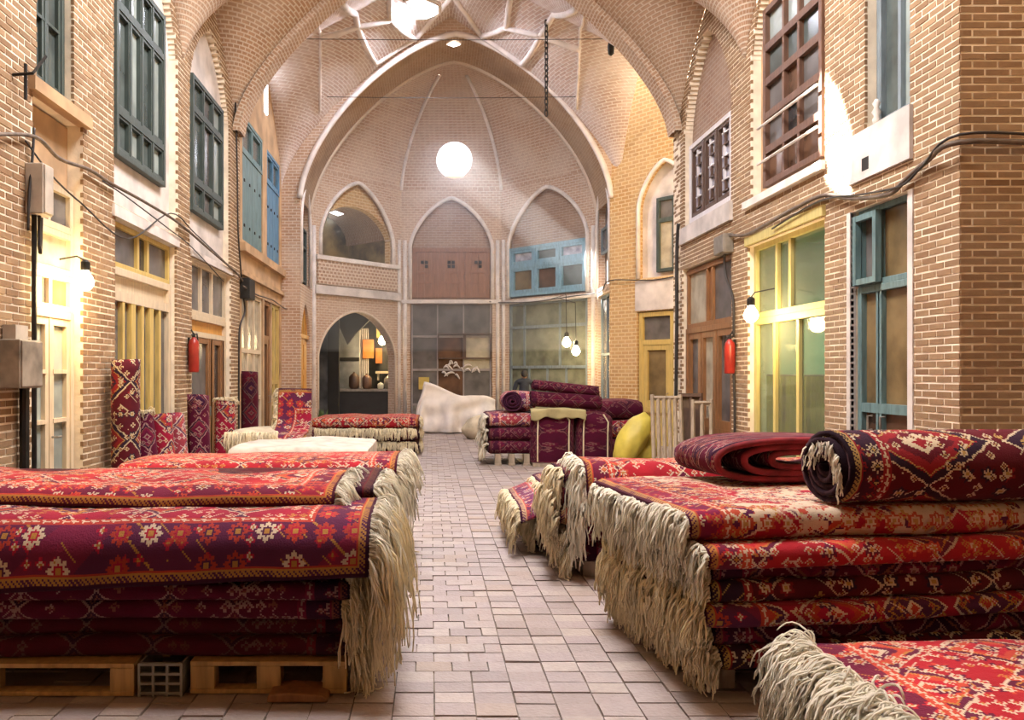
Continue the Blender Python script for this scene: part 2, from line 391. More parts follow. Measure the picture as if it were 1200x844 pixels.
# ================================================================== STRUCTURE
def prof(u, pq=(1.45, .62)): return max(0., 1-abs(u)**pq[0])**pq[1]
def arch_z(op, u):
    c = (op['u0']+op['u1'])/2; h = (op['u1']-op['u0'])/2
    if op.get('za') is None: return op['z1']
    return op['zs']+(op['za']-op['zs'])*prof(min(1, abs(u-c)/h), op.get('pq', (1.45, .62)))
def interval(op, z):
    if op.get('za') is None: return (op['u0'], op['u1']) if op['z0'] <= z < op['z1'] else None
    if z < op['z0'] or z >= op['za']: return None
    if z <= op['zs']: return (op['u0'], op['u1'])
    q = (z-op['zs'])/(op['za']-op['zs']); t = (1-q**(1/.62))**(1/1.45)
    c = (op['u0']+op['u1'])/2; h = (op['u1']-op['u0'])/2
    return (c-h*t, c+h*t)
def R(u0, u1, z0, z1): return dict(u0=u0, u1=u1, z0=z0, z1=z1)
def A(u0, u1, z0, zs, za): return dict(u0=u0, u1=u1, z0=z0, zs=zs, za=za)
def outline(op, n=28, closed=False):
    if op.get('za') is None: pts = [(op['u0'], op['z0']), (op['u0'], op['z1']), (op['u1'], op['z1']), (op['u1'], op['z0'])]
    else:
        c = (op['u0']+op['u1'])/2; h = (op['u1']-op['u0'])/2
        pts = [(op['u0'], op['z0'])]
        for k in range(n+1):
            u = c-h*math.cos(PI*k/n); pts.append((u, arch_z(op, u)))
        pts.append((op['u1'], op['z0']))
    return pts
unit = None
def unit_brick():
    global unit
    if unit is None:
        mb = MB(); mb.box(WORLD, -.5, .5, -.5, .5, -.5, .5)
        me = bpy.data.meshes.new('brick'); me.from_pydata([tuple(v) for v in mb.v], [], mb.f); me.materials.append(M['brick']); unit = me
    return unit
def proj(p): return 505+950*p.x/p.y, 438-950*(p.z-1.6)/p.y
def brickwall(name, F, u0, u1, z1, ops, nparts, vis=None, depth=.4, zmin=0):
    bk = MB(); bricks = []; H = .066; Lb = .212; J = .018
    for j in range(int(zmin/H), int(z1/H)+1):
        za, zb = j*H, (j+1)*H; zc = (za+zb)/2
        free = [(u0, u1)]
        for op in ops:
            iv = interval(op, zc)
            if iv:
                nf = []
                for a, b in free:
                    if iv[1] <= a or iv[0] >= b: nf.append((a, b)); continue
                    if iv[0] > a: nf.append((a, iv[0]))
                    if iv[1] < b: nf.append((iv[1], b))
                free = nf
        for a, b in free:
            bk.box(F, a+(.013 if a == u0 else .004), b-.004, za, zb, -depth, -.005, back=False)
            k = math.floor((a-u0)/Lb)-1
            while True:
                s = u0+k*Lb+(j % 2)*Lb*.5; k += 1
                if s > b: break
                p, q = max(a, s+J*.5), min(b, s+Lb-J*.5)
                if q-p > .03: bricks.append((p, q, za+J*.5, zb-J*.5))
    root = obj(name, bk, 'mortar', kind='structure')
    def score(b):
        c = F.p((b[0]+b[1])/2, (b[2]+b[3])/2); x, y = proj(c)
        if not (-5 < x < 1205 and -5 < y < 560) or (vis and not vis(x, y)): return 0
        return 1/c.y**2*(b[1]-b[0])
    bricks.sort(key=score, reverse=True)
    o0 = ROOTO[root.name]
    rot = (0, 0, math.atan2(F.U.y, F.U.x))
    for b in bricks[:nparts]:
        o = bpy.data.objects.new('brick', unit_brick()); C.objects.link(o); o.parent = root
        pr = random.uniform(-.003, .003)
        o.location = F.p((b[0]+b[1])/2, (b[2]+b[3])/2, -.015+pr)-o0
        o.rotation_euler = rot; o.scale = (b[1]-b[0], .03, b[3]-b[2])
    st = MB()
    for b in bricks[nparts:]: st.box(F, b[0], b[1], b[2], b[3], -.03, random.uniform(-.003, .003), back=False)
    if st.v: obj('brick_courses', st, 'brick', root, kind='stuff')
    return root
def texwall(name, F, u0, u1, z1, ops, m, depth=.35, step=.06, z0=0, reveal=None, parent=None):
    """flat wall with rectangular or pointed openings, brick pattern in UV metres, reveals returned to depth"""
    mb = MB(); us = {u0, u1}
    for op in ops:
        n = max(2, int((op['u1']-op['u0'])/step)) if op.get('za') is not None else 1
        for k in range(n+1): us.add(op['u0']+(op['u1']-op['u0'])*k/n)
    us = sorted(x for x in us if u0-1e-6 <= x <= u1+1e-6)
    for a, b in zip(us, us[1:]):
        if b-a < 1e-5: continue
        c = (a+b)/2
        act = sorted([op for op in ops if op['u0'] < c < op['u1']], key=lambda o: o['z0'])
        lo = (z0, z0)
        segs = []
        for op in act:
            segs.append((lo, (op['z0'], op['z0']))); lo = (arch_z(op, a), arch_z(op, b))
        segs.append((lo, (z1, z1)))
        for (la, lb), (ha, hb) in segs:
            if ha-la < 1e-4 and hb-lb < 1e-4: continue
            mb.quad(F.p(a, la), F.p(b, lb), F.p(b, hb), F.p(a, ha), [(a, la), (b, lb), (b, hb), (a, ha)])
    for op in ops:
        pl = outline(op); s = 0
        for (ua, za), (ub, zb) in zip(pl, pl[1:]):
            L = math.hypot(ub-ua, zb-za)
            mb.quad(F.p(ua, za), F.p(ub, zb), F.p(ub, zb, -depth), F.p(ua, za, -depth), [(0, s), (0, s+L), (depth, s+L), (depth, s)]); s += L
        if op['z0'] > .02: mb.quad(F.p(op['u0'], op['z0']), F.p(op['u1'], op['z0']), F.p(op['u1'], op['z0'], -depth), F.p(op['u0'], op['z0'], -depth), [(0,0),(1,0),(1,depth),(0,depth)])
    return obj(name, mb, m, parent, kind='structure' if parent is None else None)
def panel(name, F, op, n, m, parent, t=.06):
    """a filled outline at depth n behind the wall plane"""
    mb = MB(); pl = outline(op)
    mb.prism(F, pl, n-t, n)
    k = len(pl)
    for fi in (0, 1): mb.uv[fi] = [(u, z) for u, z in (pl[::-1] if fi == 0 else pl)]
    return obj(name, mb, m, parent)
def trim(F, pl, r, n, m, parent, name='arch_moulding'):
    mb = MB(); mb.tube([F.p(u, z, n) for u, z in pl], r, 6)
    return obj(name, mb, m, parent, smooth=True)
WN = [0, 0]
def glazing(F, u0, u1, z0, z1, n, rows, fm, ft=.06, bar=.035, depth=.07, door=False, label=None, rails=None, handle=None):
    """frame, glazing bars and single panes; rows from the top: (height share, [column shares], pane material)"""
    WN[door] += 1
    root = empty(('door_%d' if door else 'window_%d') % WN[door], F.p((u0+u1)/2, z0, n), 'structure')
    if label: root['label'] = label
    f = MB()
    f.box(F, u0, u0+ft, z0, z1, n, n+depth); f.box(F, u1-ft, u1, z0, z1, n, n+depth)
    f.box(F, u0+ft, u1-ft, z1-ft, z1, n, n+depth); f.box(F, u0+ft, u1-ft, z0, z0+ft, n, n+depth)
    obj('frame', f, fm, root, bev=.006)
    a, b = u0+ft, u1-ft; top = z1-ft; H = (z1-z0-2*ft); tot = sum(r[0] for r in rows)
    for ri, row in enumerate(rows):
        hz, cols_, gm = row[:3]; cm = row[3] if len(row) > 3 else fm; inset = row[4] if len(row) > 4 else 0
        bot = top-H*hz/tot
        if ri < len(rows)-1:
            mb = MB(); mb.box(F, a, b, bot-bar*.8, bot+bar*.8, n, n+depth*.95); obj('transom_bar', mb, cm, root)
        lo = bot+(bar*.8 if ri < len(rows)-1 else 0); hi = top-(bar*.8 if ri else 0)
        ct = sum(cols_); x = a
        for ci, cw in enumerate(cols_):
            x2 = x+(b-a)*cw/ct
            if ci < len(cols_)-1:
                mb = MB(); mb.box(F, x2-bar/2, x2+bar/2, lo, hi, n, n+depth*.9); obj('mullion', mb, cm, root)
            g = MB(); gm2 = gm[ci % len(gm)] if isinstance(gm, (list, tuple)) else gm
            l2, r2 = x+(bar/2 if ci else 0), x2-(bar/2 if ci < len(cols_)-1 else 0)
            if inset:     # a framed leaf round the pane
                s = MB(); s.box(F, l2, l2+inset, lo, hi, n+.005, n+depth*.8); s.box(F, r2-inset, r2, lo, hi, n+.005, n+depth*.8)
                s.box(F, l2+inset, r2-inset, hi-inset, hi, n+.005, n+depth*.8); s.box(F, l2+inset, r2-inset, lo, lo+inset*1.3, n+.005, n+depth*.8)
                obj('sash', s, cm, root)
            g.box(F, l2, r2, lo, hi, n+.012, n+.022); obj('pane', g, gm2, root)
            x = x2
        top = bot
    if handle:
        for hu, hz in handle:
            h = MB(); h.tube([F.p(hu, hz-.07, n+depth), F.p(hu, hz-.07, n+depth+.045), F.p(hu, hz+.07, n+depth+.045), F.p(hu, hz+.07, n+depth)], .011, 6)
            obj('handle', h, 'metal_grey', root)
    return root

# ---- floor with single pavers
fl = MB(); fl.wbox(-9, 9, -5.5, 30, -.3, -.012); floor = obj('floor', fl, 'grout', kind='structure')
random.seed(4)
pav = []
y = 3.05; j = 0
while y < 23.2:
    dy = .148 if y > 4.17 or y < 3.9 else .135
    x = -3.48
    for k in range(46):
        a = .41+(k-19)*.197
        if y > 4.17 and a < .40: a += (j % 2)*.0985
        b = a+.197
        if y > 4.17 and a < .41 < b-.001: b = .41
        if a < XL+.02 or b > 5.5 or b-a < .04: continue
        jx = .003+.004*nz(a*9, y*7); pav.append((a+jx+.001, b-.0035, y+.003+.003*nz(a*5, y*9), y+dy-.004+.003*nz(a*4, y*3, 5), random.uniform(-.006, .003)))
    y += dy; j += 1
def pscore(p):
    X, Y = (p[0]+p[1])/2, (p[2]+p[3])/2; px, py = proj(Vector((X, Y, 0)))
    if py > 850 or py < 500: return 0
    lo = -.42+.0*Y; hi = 1.22
    if X < lo or X > hi: return 0
    return 1/Y
pav.sort(key=pscore, reverse=True)
pm = MB(); pm.box(WORLD, -.5, .5, -.5, .5, -.5, .5)
pme = bpy.data.meshes.new('paver'); pme.from_pydata([tuple(v) for v in pm.v], [], pm.f); pme.materials.append(M['paver'])
for a, b, c, d, h in pav[:300]:
    o = bpy.data.objects.new('paver', pme); C.objects.link(o); o.parent = floor
    o.location = Vector(((a+b)/2, (c+d)/2, h-.02))-ROOTO[floor.name]; o.scale = (b-a, d-c, .04)
    o.rotation_euler = (random.uniform(-.012, .012), random.uniform(-.012, .012), random.uniform(-.012, .012))
st = MB()
for a, b, c, d, h in pav[300:]: st.box(WORLD, a, b, -.04, h, c, d)
obj('distant_pavers', st, 'paver', floor, kind='stuff')

# ---- left street wall
recL = [A(8.95, 11.2, 3.47, 5.9, 7.3), A(11.78, 14.12, 3.42, 5.85, 7.05)]
opsL = [R(7.13, 8.16, 0, 4.07), R(7.2, 7.95, 4.22, 6.6), R(8.99, 11.16, 0, 3.34), R(11.88, 14.2, 0, 3.32)]+recL
wall_l = brickwall('wall_left', WL, 5.4, 14.85, 8.9, opsL, 300, vis=lambda x, y: x < 130)
for op in recL: panel('plaster_panel', WL, op, -.12, 'plaster_white', wall_l, .2)
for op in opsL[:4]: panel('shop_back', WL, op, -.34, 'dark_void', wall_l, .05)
mb = MB(); mb.box(WL, 7.13, 8.16, 3.42, 4.07, -.34, -.16); obj('lintel_panel', mb, 'plaster_tan', wall_l)
mb = MB(); mb.box(WL, 7.05, 8.25, 4.08, 4.2, -.05, .06); obj('sill_ledge', mb, 'plaster_tan', wall_l)
mb = MB(); mb.box(WL, 8.9, 11.2, 3.34, 3.47, -.1, .03); mb.box(WL, 11.8, 14.2, 3.32, 3.42, -.1, .03); obj('sill_ledge', mb, 'plaster_white', wall_l)
# ---- right street wall and its end pier
recR = [A(9.12, 11.22, 3.95, 5.9, 7.35), A(11.98, 14.22, 3.98, 5.7, 7.15)]
opsR = [R(7.52, 8.55, 0, 3.3), R(7.5, 8.28, 4.1, 6.8), R(9.13, 11.33, 0, 3.38), R(11.96, 14.3, 0, 3.4)]+recR
wall_r = brickwall('wall_right', WR, 6.79, 14.8, 8.9, opsR, 300)
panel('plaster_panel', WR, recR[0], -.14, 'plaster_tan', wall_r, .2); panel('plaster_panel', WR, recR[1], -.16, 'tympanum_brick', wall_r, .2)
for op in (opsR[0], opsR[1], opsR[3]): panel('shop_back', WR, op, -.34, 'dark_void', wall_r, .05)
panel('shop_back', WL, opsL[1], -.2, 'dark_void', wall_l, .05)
mb = MB(); mb.box(WR, 7.45, 8.56, 3.58, 4.08, -.02, .035); obj('sill_panel', mb, 'plaster_white', wall_r)
mb = MB(); mb.box(WR, 8.14, 8.27, 3.66, 3.79, .034, .037); obj('vent_hole', mb, 'dark_void', wall_r)
mb = MB(); mb.box(WR, 11.9, 14.3, 3.86, 4.14, -.1, .05); obj('sill_ledge', mb, 'plaster_white', wall_r)
mb = MB(); mb.box(WR, 9.1, 11.4, 3.9, 4.0, -.1, .06); obj('sill_ledge', mb, 'plaster_rib', wall_r)
mb = MB(); mb.box(WR, 9.1, 11.36, 3.38, 3.5, -.1, .04); obj('fascia_board', mb, 'olive_wood', wall_r)
mb = MB(); mb.box(WR, 7.44, 7.52, 0, 3.3, -.05, .012); mb.box(WR, 8.55, 8.62, 0, 3.3, -.05, .012); obj('door_surround', mb, 'plaster_white', wall_r)
PF = Fr((XR, 6.79, 0), (1,0,0), (0,-1,0))
brickwall('wall_right_pier', PF, 0, 2.4, 8.9, [], 300)
# ---- enclosure out of view: flat roofs, street behind the camera
for nm, b in (('wall_left_outer', (-9.2, -9, -5.5, 30, 0, 9)), ('wall_right_outer', (9, 9.2, -5.5, 30, 0, 9)), ('wall_rear', (-9, 9, -5.7, -5.5, 0, 9)), ('wall_far_outer', (-9, 9, 29.8, 30, 0, 7.1)),
              ('wall_left_near', (-3.9, -3.5, -5.5, 5.4, 0, 8.9)), ('wall_right_near', (6.83, 7.1, -5.5, 6.79, 0, 8.9)),
              ('ceiling_left_rooms', (-9.2, -3.5, -5.5, 30, 8.9, 9.1)), ('ceiling_right_rooms', (XR, 9.2, -5.5, 30, 8.9, 9.1)), ('ceiling_near', (-9, 9, -5.7, 5.2, 9.1, 9.3)),
              ('ceiling_far_rooms', (-9, 9, 23.35, 30, 7.1, 7.3))):
    mb = MB(); mb.wbox(*b); obj(nm, mb, 'plaster_tan', kind='structure')

# ---- vaults
ZS = 5.9
def gf(r): return 3.9*(max(r, 0)/3.7)**.62
def fanfield(piers, k):
    def f(x, y):
        best = None
        for px, py in piers:
            dx, dy = x-px, (y-py)*k; r = math.hypot(dx, dy)
            if best is None or r < best[0]: best = (r, math.atan2(dy, abs(dx)))
        return best
    return f
bay1 = fanfield([(X, Y) for X in (XL, XR) for Y in (5.4, 8.75, 11.45, 14.5)], .62)
bay2 = fanfield([(X, Y) for X in (XL, XR) for Y in (14.5, 19.0)], .8)
def z1f(x, y): return ZS+gf(bay1(x, y)[0])
def z2f(x, y): return ZS+gf(bay2(x, y)[0])
def snap_hole(mb, fn):
    """pull the ragged rim of a hole onto its outline"""
    cnt = {}
    for f in mb.f:
        for a, b in zip(f, f[1:]+f[:1]): k = (min(a, b), max(a, b)); cnt[k] = cnt.get(k, 0)+1
    for i in {i for k, n in cnt.items() if n == 1 for i in k}:
        r = fn(mb.v[i])
        if r is not None: mb.v[i] = Vector(r)
def vault(name, fld, y0, y1, m, nx, ny, skip=None):
    mb = MB()
    def pos(a, b):
        x = XL+(XR-XL)*(.5-.5*math.cos(PI*a)); y = y0+(y1-y0)*b
        return (x, y, ZS+gf(fld(x, y)[0]))
    def uvf(a, b):
        x, y, z = pos(a, b); r, an = fld(x, y)
        return (an*max(.9, r*.9), r*.6+(z-ZS)*.8)
    mb.grid(pos, nx, ny, uvf, skip)
    if skip: snap_hole(mb, rim)
    return obj(name, mb, m, kind='structure', smooth=True)
def rim(v):
    e = math.hypot((v.y-12.46)/.42, (v.x+.5)/.46)
    if v.z < 8 or e > 1.5: return None
    return (-.5+(v.x+.5)/e, 12.46+(v.y-12.46)/e, v.z)
sunhole = lambda c: c.z > 8 and (c.y-12.46)**2/.42**2+(c.x+.5)**2/.46**2 < 1
vault('ceiling', bay1, 5.2, 14.5, 'fan_brick', 110, 130, sunhole)
OC2 = Vector((-.28, 17.6, 10))
vault('ceiling_dome', bay2, 14.5, 19.0, 'vault_brick', 120, 90)
# transverse arch rib between the two bays
def archrib(name, y0, y1, drop, m):
    mb = MB(); N = 60
    def pt(t, y, dz):
        x = XL+(XR-XL)*(.5-.5*math.cos(PI*t)); r = min(x-XL, XR-x); return Vector((x, y, ZS+gf(r)-dz))
    def ring(t):
        # pull the rib inwards along the surface normal
        a, b = pt(max(0, t-.002), 0, 0), pt(min(1, t+.002), 0, 0); d = (b-a).normalized(); nrm = Vector((d.z, 0, -d.x))
        p = pt(t, 0, 0); return p, p+nrm*drop
    s = 0; pr = None
    for k in range(N):
        p0, q0 = ring(k/N); p1, q1 = ring((k+1)/N); L = (q1-q0).length
        Y0, Y1 = Vector((0,y0,0)), Vector((0,y1,0))
        mb.quad(q0+Y0, q1+Y0, q1+Y1, q0+Y1, [(0,s),(0,s+L),(y1-y0,s+L),(y1-y0,s)])
        mb.quad(p0+Y0, p1+Y0, q1+Y0, q0+Y0, [(0,s),(0,s+L),(drop,s+L),(drop,s)])
        mb.quad(q0+Y1, q1+Y1, p1+Y1, p0+Y1, [(0,s),(0,s+L),(drop,s+L),(drop,s)]); s += L
    return obj(name, mb, m, kind='structure')
archrib('trim_1', 14.3, 14.75, .12, 'fan_brick')

# ---- big pointed arch in front of the apse
CA, HA, AZ, AH = .58, 3.65, 5.72, 3.85
YA, YB, YC = 19.0, 20.7, 23.1
def az(x): return AZ+AH*prof(min(1, abs(x-CA)/HA))
xs = [CA-HA*math.cos(PI*k/64) for k in range(65)]
mb = MB(); s = 0
for a, b in zip(xs, xs[1:]):
    L = math.hypot(b-a, az(b)-az(a))
    mb.quad(Vector((a, YA, az(a))), Vector((b, YA, az(b))), Vector((b, YB, az(b))), Vector((a, YB, az(a))), [(0,s),(0,s+L),(1.7,s+L),(1.7,s)]); s += L
soffit = obj('wall_arch_soffit', mb, 'soffit_brick', kind='structure', smooth=True)
AF = Fr((0, YA, 0), (1,0,0), (0,-1,0)); ABk = Fr((0, YB, 0), (1,0,0), (0,-1,0))
bigop = A(CA-HA, CA+HA, 0, AZ, AZ+AH)
awall = texwall('wall_arch', AF, -3.9, 5.6, 11.2, [bigop], 'apse_brick', .02)
texwall('wall_arch_rear', ABk, -3.9, 5.6, 11.2, [bigop], 'apse_brick', .02)
pl = outline(bigop, 60)[1:-1]
trim(AF, pl, .07, .0, 'plaster_rib', awall); trim(ABk, pl, .06, .02, 'apse_brick', awall)
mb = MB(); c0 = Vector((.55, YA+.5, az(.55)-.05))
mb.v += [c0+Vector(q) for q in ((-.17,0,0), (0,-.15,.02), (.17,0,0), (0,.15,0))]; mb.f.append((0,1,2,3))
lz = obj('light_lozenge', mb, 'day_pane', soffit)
# jambs under the arch
JL = Fr((CA-HA, 0, 0), (0,1,0), (1,0,0)); JR = Fr((CA+HA, 0, 0), (0,1,0), (-1,0,0))
jl = [A(19.2, 20.55, 0, 2.5, 3.3), A(19.15, 20.6, 3.75, 5.2, 6.2)]
jamb_l = texwall('wall_left_jamb', JL, YA, YB, 6.0, jl, 'apse_brick', .25)
jr = [R(19.2, 20.55, 0, 3.55), A(19.15, 20.6, 3.75, 5.4, 6.4)]
jamb_r = texwall('wall_right_jamb', JR, YA, YB, 6.0, jr, 'apse_brick', .25)
for f_, ops_, w_ in ((JL, jl, jamb_l), (JR, jr, jamb_r)):
    for op in ops_: panel('niche_back', f_, op, -.2, 'plaster_grey' if op['z0'] > 1 else 'dark_void', w_, .05)
    trim(f_, outline(ops_[1]), .045, .01, 'plaster_rib', w_)
# ---- apse walls
XM0, XM1 = CA-1.42, CA+1.42
def F2(a, b):
    a, b = Vector((*a, 0)), Vector((*b, 0)); U = (b-a).normalized(); N = Vector((U.y, -U.x, 0)); return Fr(a, U, N), (b-a).length
FLf, LLf = F2((CA-HA, YB), (XM0, YC)); FMd, LMd = F2((XM0, YC), (XM1, YC)); FRt, LRt = F2((XM1, YC), (CA+HA, YB))
aL = [dict(A(.24, LLf-.24, 0, 2.05, 3.28), pq=(1.9, .6)), A(.32, LLf-.32, 4.62, 5.2, 6.75)]
aM = [R(.25, LMd-.25, 0, 3.62), A(.25, LMd-.25, 3.72, 5.2, 6.6)]
aR = [R(.28, LRt-.28, 0, 3.58), A(.28, LRt-.28, 3.7, 5.2, 6.65)]
wL = texwall('wall_far_left', FLf, 0, LLf, 7.2, aL, 'apse_brick', .3)
wM = texwall('wall_far', FMd, 0, LMd, 7.2, aM, 'apse_brick', .25)
wR = texwall('wall_far_right', FRt, 0, LRt, 7.2, aR, 'apse_brick', .25)
for F_, op, w_ in ((FLf, aL[1], wL), (FMd, aM[1], wM), (FRt, aR[1], wR)):
    trim(F_, outline(op, 40), .06, .0, 'plaster_rib', w_)
trim(FLf, outline(aL[0], 40), .035, .0, 'apse_brick', wL)
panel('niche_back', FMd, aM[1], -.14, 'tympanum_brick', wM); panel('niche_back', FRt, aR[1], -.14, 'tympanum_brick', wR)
for F_, Lw, w_ in ((FLf, LLf, wL), (FMd, LMd, wM), (FRt, LRt, wR)):
    for uu in (.1, Lw-.1):
        mb = MB(); mb.tube([F_.p(uu, 0, .0), F_.p(uu, 5.4, .0)], .06, 6); obj('corner_shaft', mb, 'plaster_rib', w_, smooth=True)
# segmental brick arch set back inside the balcony niche
FLb = Fr(FLf.p(0, 0, -.13), FLf.U, FLf.N)
texwall('balcony_infill', FLb, .3, LLf-.3, 6.9, [dict(A(.34, LLf-.34, 4.62, 5.35, 6.12), pq=(2.1, .7))], 'gold_brick', .2, z0=4.6, parent=wL)
# balcony parapet and band
mb = MB(); mb.box(FLf, .2, LLf-.2, 3.92, 4.56, 0, .05)
i0 = len(mb.f); mb.uv = {k: [(0,0),(2.7,0),(2.7,.64),(0,.64)] for k in range(i0)}
obj('parapet_lattice', mb, 'lattice_brick', wL)
mb = MB(); mb.box(FLf, .15, LLf-.15, 4.55, 4.66, -.1, .09); obj('parapet_coping', mb, 'plaster_rib', wL)
mb = MB(); mb.box(FLf, .1, LLf-.1, 3.66, 3.88, -.05, .1); obj('white_band', mb, 'plaster_white', wL)
mb = MB(); mb.box(FRt, .0, LRt, 3.56, 3.66, 0, .07); obj('string_course', mb, 'plaster_rib', wR)
mb = MB(); mb.box(FMd, .0, LMd, 3.6, 3.7, 0, .07); obj('string_course', mb, 'plaster_rib', wM)
# room behind the balcony
mb = MB()
mb.box(FLf, .1, LLf+.3, 4.3, 7.4, -2.6, -2.5); mb.box(FLf, .0, .1, 4.3, 7.4, -2.5, -.3); mb.box(FLf, LLf+.2, LLf+.3, 4.3, 7.4, -2.5, -.3); mb.box(FLf, 0, LLf+.3, 4.2, 4.3, -2.5, -.3)
br = obj('wall_balcony_room', mb, 'soot_wall', kind='structure')
mb = MB()
def bv(a, b):
    t = PI*a; h = (LLf-.2)/2; return FLf.p(LLf/2-math.cos(t)*(h+.2), 5.5+.95*math.sin(t)**.8, -.35-2.2*b)
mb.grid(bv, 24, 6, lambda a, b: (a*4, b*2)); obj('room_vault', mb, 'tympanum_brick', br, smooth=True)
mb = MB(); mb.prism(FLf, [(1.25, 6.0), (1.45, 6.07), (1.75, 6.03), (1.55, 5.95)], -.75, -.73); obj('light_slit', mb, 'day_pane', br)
# ---- apse vault
OC3 = Vector((.66, 22.86, 7.62))
mb = MB()
def un(dx, dy): return max(dy/2.4, abs(dx)/HA+.2546*dy)
def apv(a, b):
    th = PI*a; dx, dy = -math.cos(th), math.sin(th); q = un(dx, dy); u = (1-(1-b)**2.2); u = b if b < .5 else 1-.5*((1-b)/.5)**1.5
    x, y = CA+dx/q*u, YB+dy/q*u
    return (x, y, 6.85+2.85*prof(u))
def apuv(a, b):
    p = apv(a, b); return (a*9.5*max(.25, min(1, 1.1*b+.1)), b*4.4)
mb.grid(apv, 96, 44, apuv, lambda c: (Vector(c)-OC3).length < .47)
def rim3(v):
    d = v-OC3
    return None if d.length > .8 else OC3+d*(.5/d.length)
snap_hole(mb, rim3)
apse = obj('ceiling_apse', mb, 'apse_brick', kind='structure', smooth=True)
for th in (math.atan2(2.4, -1.42), math.atan2(2.4, 1.42)):
    a = (PI-th)/PI
    mb = MB(); mb.tube([Vector(apv(a, .25+.75*k/24))+Vector((0, -.02, -.03)) for k in range(25)], .05, 6); obj('vault_rib', mb, 'plaster_rib', apse, smooth=True)
# ---- dome bay: left wall with painted plaster, right recess with diagonal wall
opsB = [R(15.0, 16.9, 0, 3.15), R(17.05, 17.75, 0, 3.15), R(17.85, 18.85, 0, 3.15), R(15.05, 16.85, 4.1, 6.45), R(17.3, 18.75, 4.1, 6.4)]
wB = texwall('wall_left_bay', WL, 14.85, 19.0, 8.9, opsB, 'plaster_tan', .14)
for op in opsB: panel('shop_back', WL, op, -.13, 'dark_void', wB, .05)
mb = MB(); mb.box(WL, 14.85, 19, 3.86, 4.02, -.02, .1); mb.box(WL, 14.85, 19, 3.42, 3.5, -.02, .07); obj('ledge', mb, 'plaster_tan', wB)
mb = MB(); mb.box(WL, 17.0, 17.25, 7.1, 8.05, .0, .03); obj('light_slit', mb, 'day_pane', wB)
FD, LD = F2((CA+HA, YA), (5.65, 17.15))
opsD = [R(.74, 1.72, 0, 3.0), A(.78, 2.2, 3.75, 5.3, 6.3)]
wD = texwall('wall_right_diagonal', FD, -.05, LD+.1, 8.9, opsD, 'gold_brick', .2)
panel('niche_back', FD, opsD[1], -.15, 'plaster_white', wD); panel('shop_back', FD, opsD[0], -.17, 'dark_void', wD, .05)
trim(FD, outline(opsD[1], 30), .05, .01, 'plaster_rib', wD)
mb = MB(); mb.box(FD, .7, 2.2, 3.02, 3.7, -.01, .02); obj('plaster_band', mb, 'plaster_white', wD)
mb = MB(); mb.wbox(5.6, 5.75, 14.4, 17.3, 0, 8.9); mb.wbox(XR, 5.7, 14.4, 14.8, 0, 8.9); obj('wall_right_recess', mb, 'mortar', kind='structure')
# crown ribs of the dome bay (star pattern), plan coordinates on the vault
def rib(pts, w_=.05, drop=.02):
    mb = MB(); path = []
    for (xa, ya), (xb, yb) in zip(pts, pts[1:]):
        for k in range(14):
            t = k/14; x, y = xa+(xb-xa)*t, ya+(yb-ya)*t; path.append(Vector((x, y, z2f(x, y)-drop)))
    x, y = pts[-1]; path.append(Vector((x, y, z2f(x, y)-drop)))
    mb.tube(path, w_, 6); return mb
STAR = [([(-2.07, 14.8), (-2.3, 16.9), (-2.55, 18.6)], .03), ([(-2.31, 16.89), (-1.55, 17.1), (-.88, 17.48), (-.84, 16.4)], .07), ([(-1.64, 14.9), (-1.55, 17.1), (-1.26, 18.7)], .07),
        ([(-.88, 17.48), (-.37, 18.9), (.5, 18.0), (1.19, 18.9), (1.66, 17.9), (1.65, 16.4)], .07), ([(1.66, 17.9), (2.36, 17.44), (2.12, 18.85), (1.19, 18.9)], .07),
        ([(2.36, 17.44), (3.18, 17.19)], .07), ([(2.36, 17.44), (2.57, 16.62), (2.7, 14.9)], .07), ([(2.8, 14.8), (3.15, 17.2), (3.36, 18.7)], .03),
        ([(.5, 18.0), (.5, 16.2)], .06), ([(-.37, 18.9), (-1.26, 18.7)], .05)]
dome = bpy.data.objects['ceiling_dome']
mb = MB(); mb.lathe([(.46, -.0), (.46, .05)], (OC2.x, OC2.y, z2f(OC2.x, OC2.y)-.09), 8); obj('skylight_pane', mb, 'day_pane', dome)
mb = MB(); mb.tube([Vector((OC2.x+.5*math.cos(k*PI/4+.39), OC2.y+.5*math.sin(k*PI/4+.39), z2f(OC2.x, OC2.y)-.07)) for k in range(9)], .05, 6); obj('skylight_rim', mb, 'plaster_rib', dome)
for pts, w_ in STAR: obj('vault_rib', rib(pts, w_), 'plaster_rib', dome, smooth=True)

# ================================================================== WINDOWS AND DOORS
# left, ground floor
glazing(WL, 7.15, 8.14, 0, 2.2, -.16, [(1, [1,1], 'glass_pale', 'cream_wood', .07)], 'cream_wood', .07, .03, .08, door=True)
d1 = bpy.data.objects['door_1']
for zz in (.62, 1.15, 1.62):
    for a, b in ((7.29, 7.58), (7.71, 8.0)):
        mb = MB(); mb.box(WL, a, b, zz-.02, zz+.02, -.15, -.09); obj('glazing_bar', mb, 'cream_wood', d1)
mb = MB(); mb.tube([WL.p(7.66, 1.0, -.08), WL.p(7.66, 1.0, -.03), WL.p(7.74, 1.0, -.03)], .012); obj('handle', mb, 'metal_grey', d1)
glazing(WL, 7.15, 8.14, 2.2, 2.56, -.16, [(1, [1,.9], ['glass_dusty','glass_amber'])], 'cream_wood', .06, .06)
w1 = bpy.data.objects['window_1']
mb = MB(); mb.box(WL, 7.25, 7.55, 2.26, 2.5, -.13, -.125); obj('notice', mb, 'paper', w1)
glazing(WL, 7.15, 8.14, 2.56, 2.98, -.16, [(1, [1], 'glass_curtain')], 'cream_wood', .06)
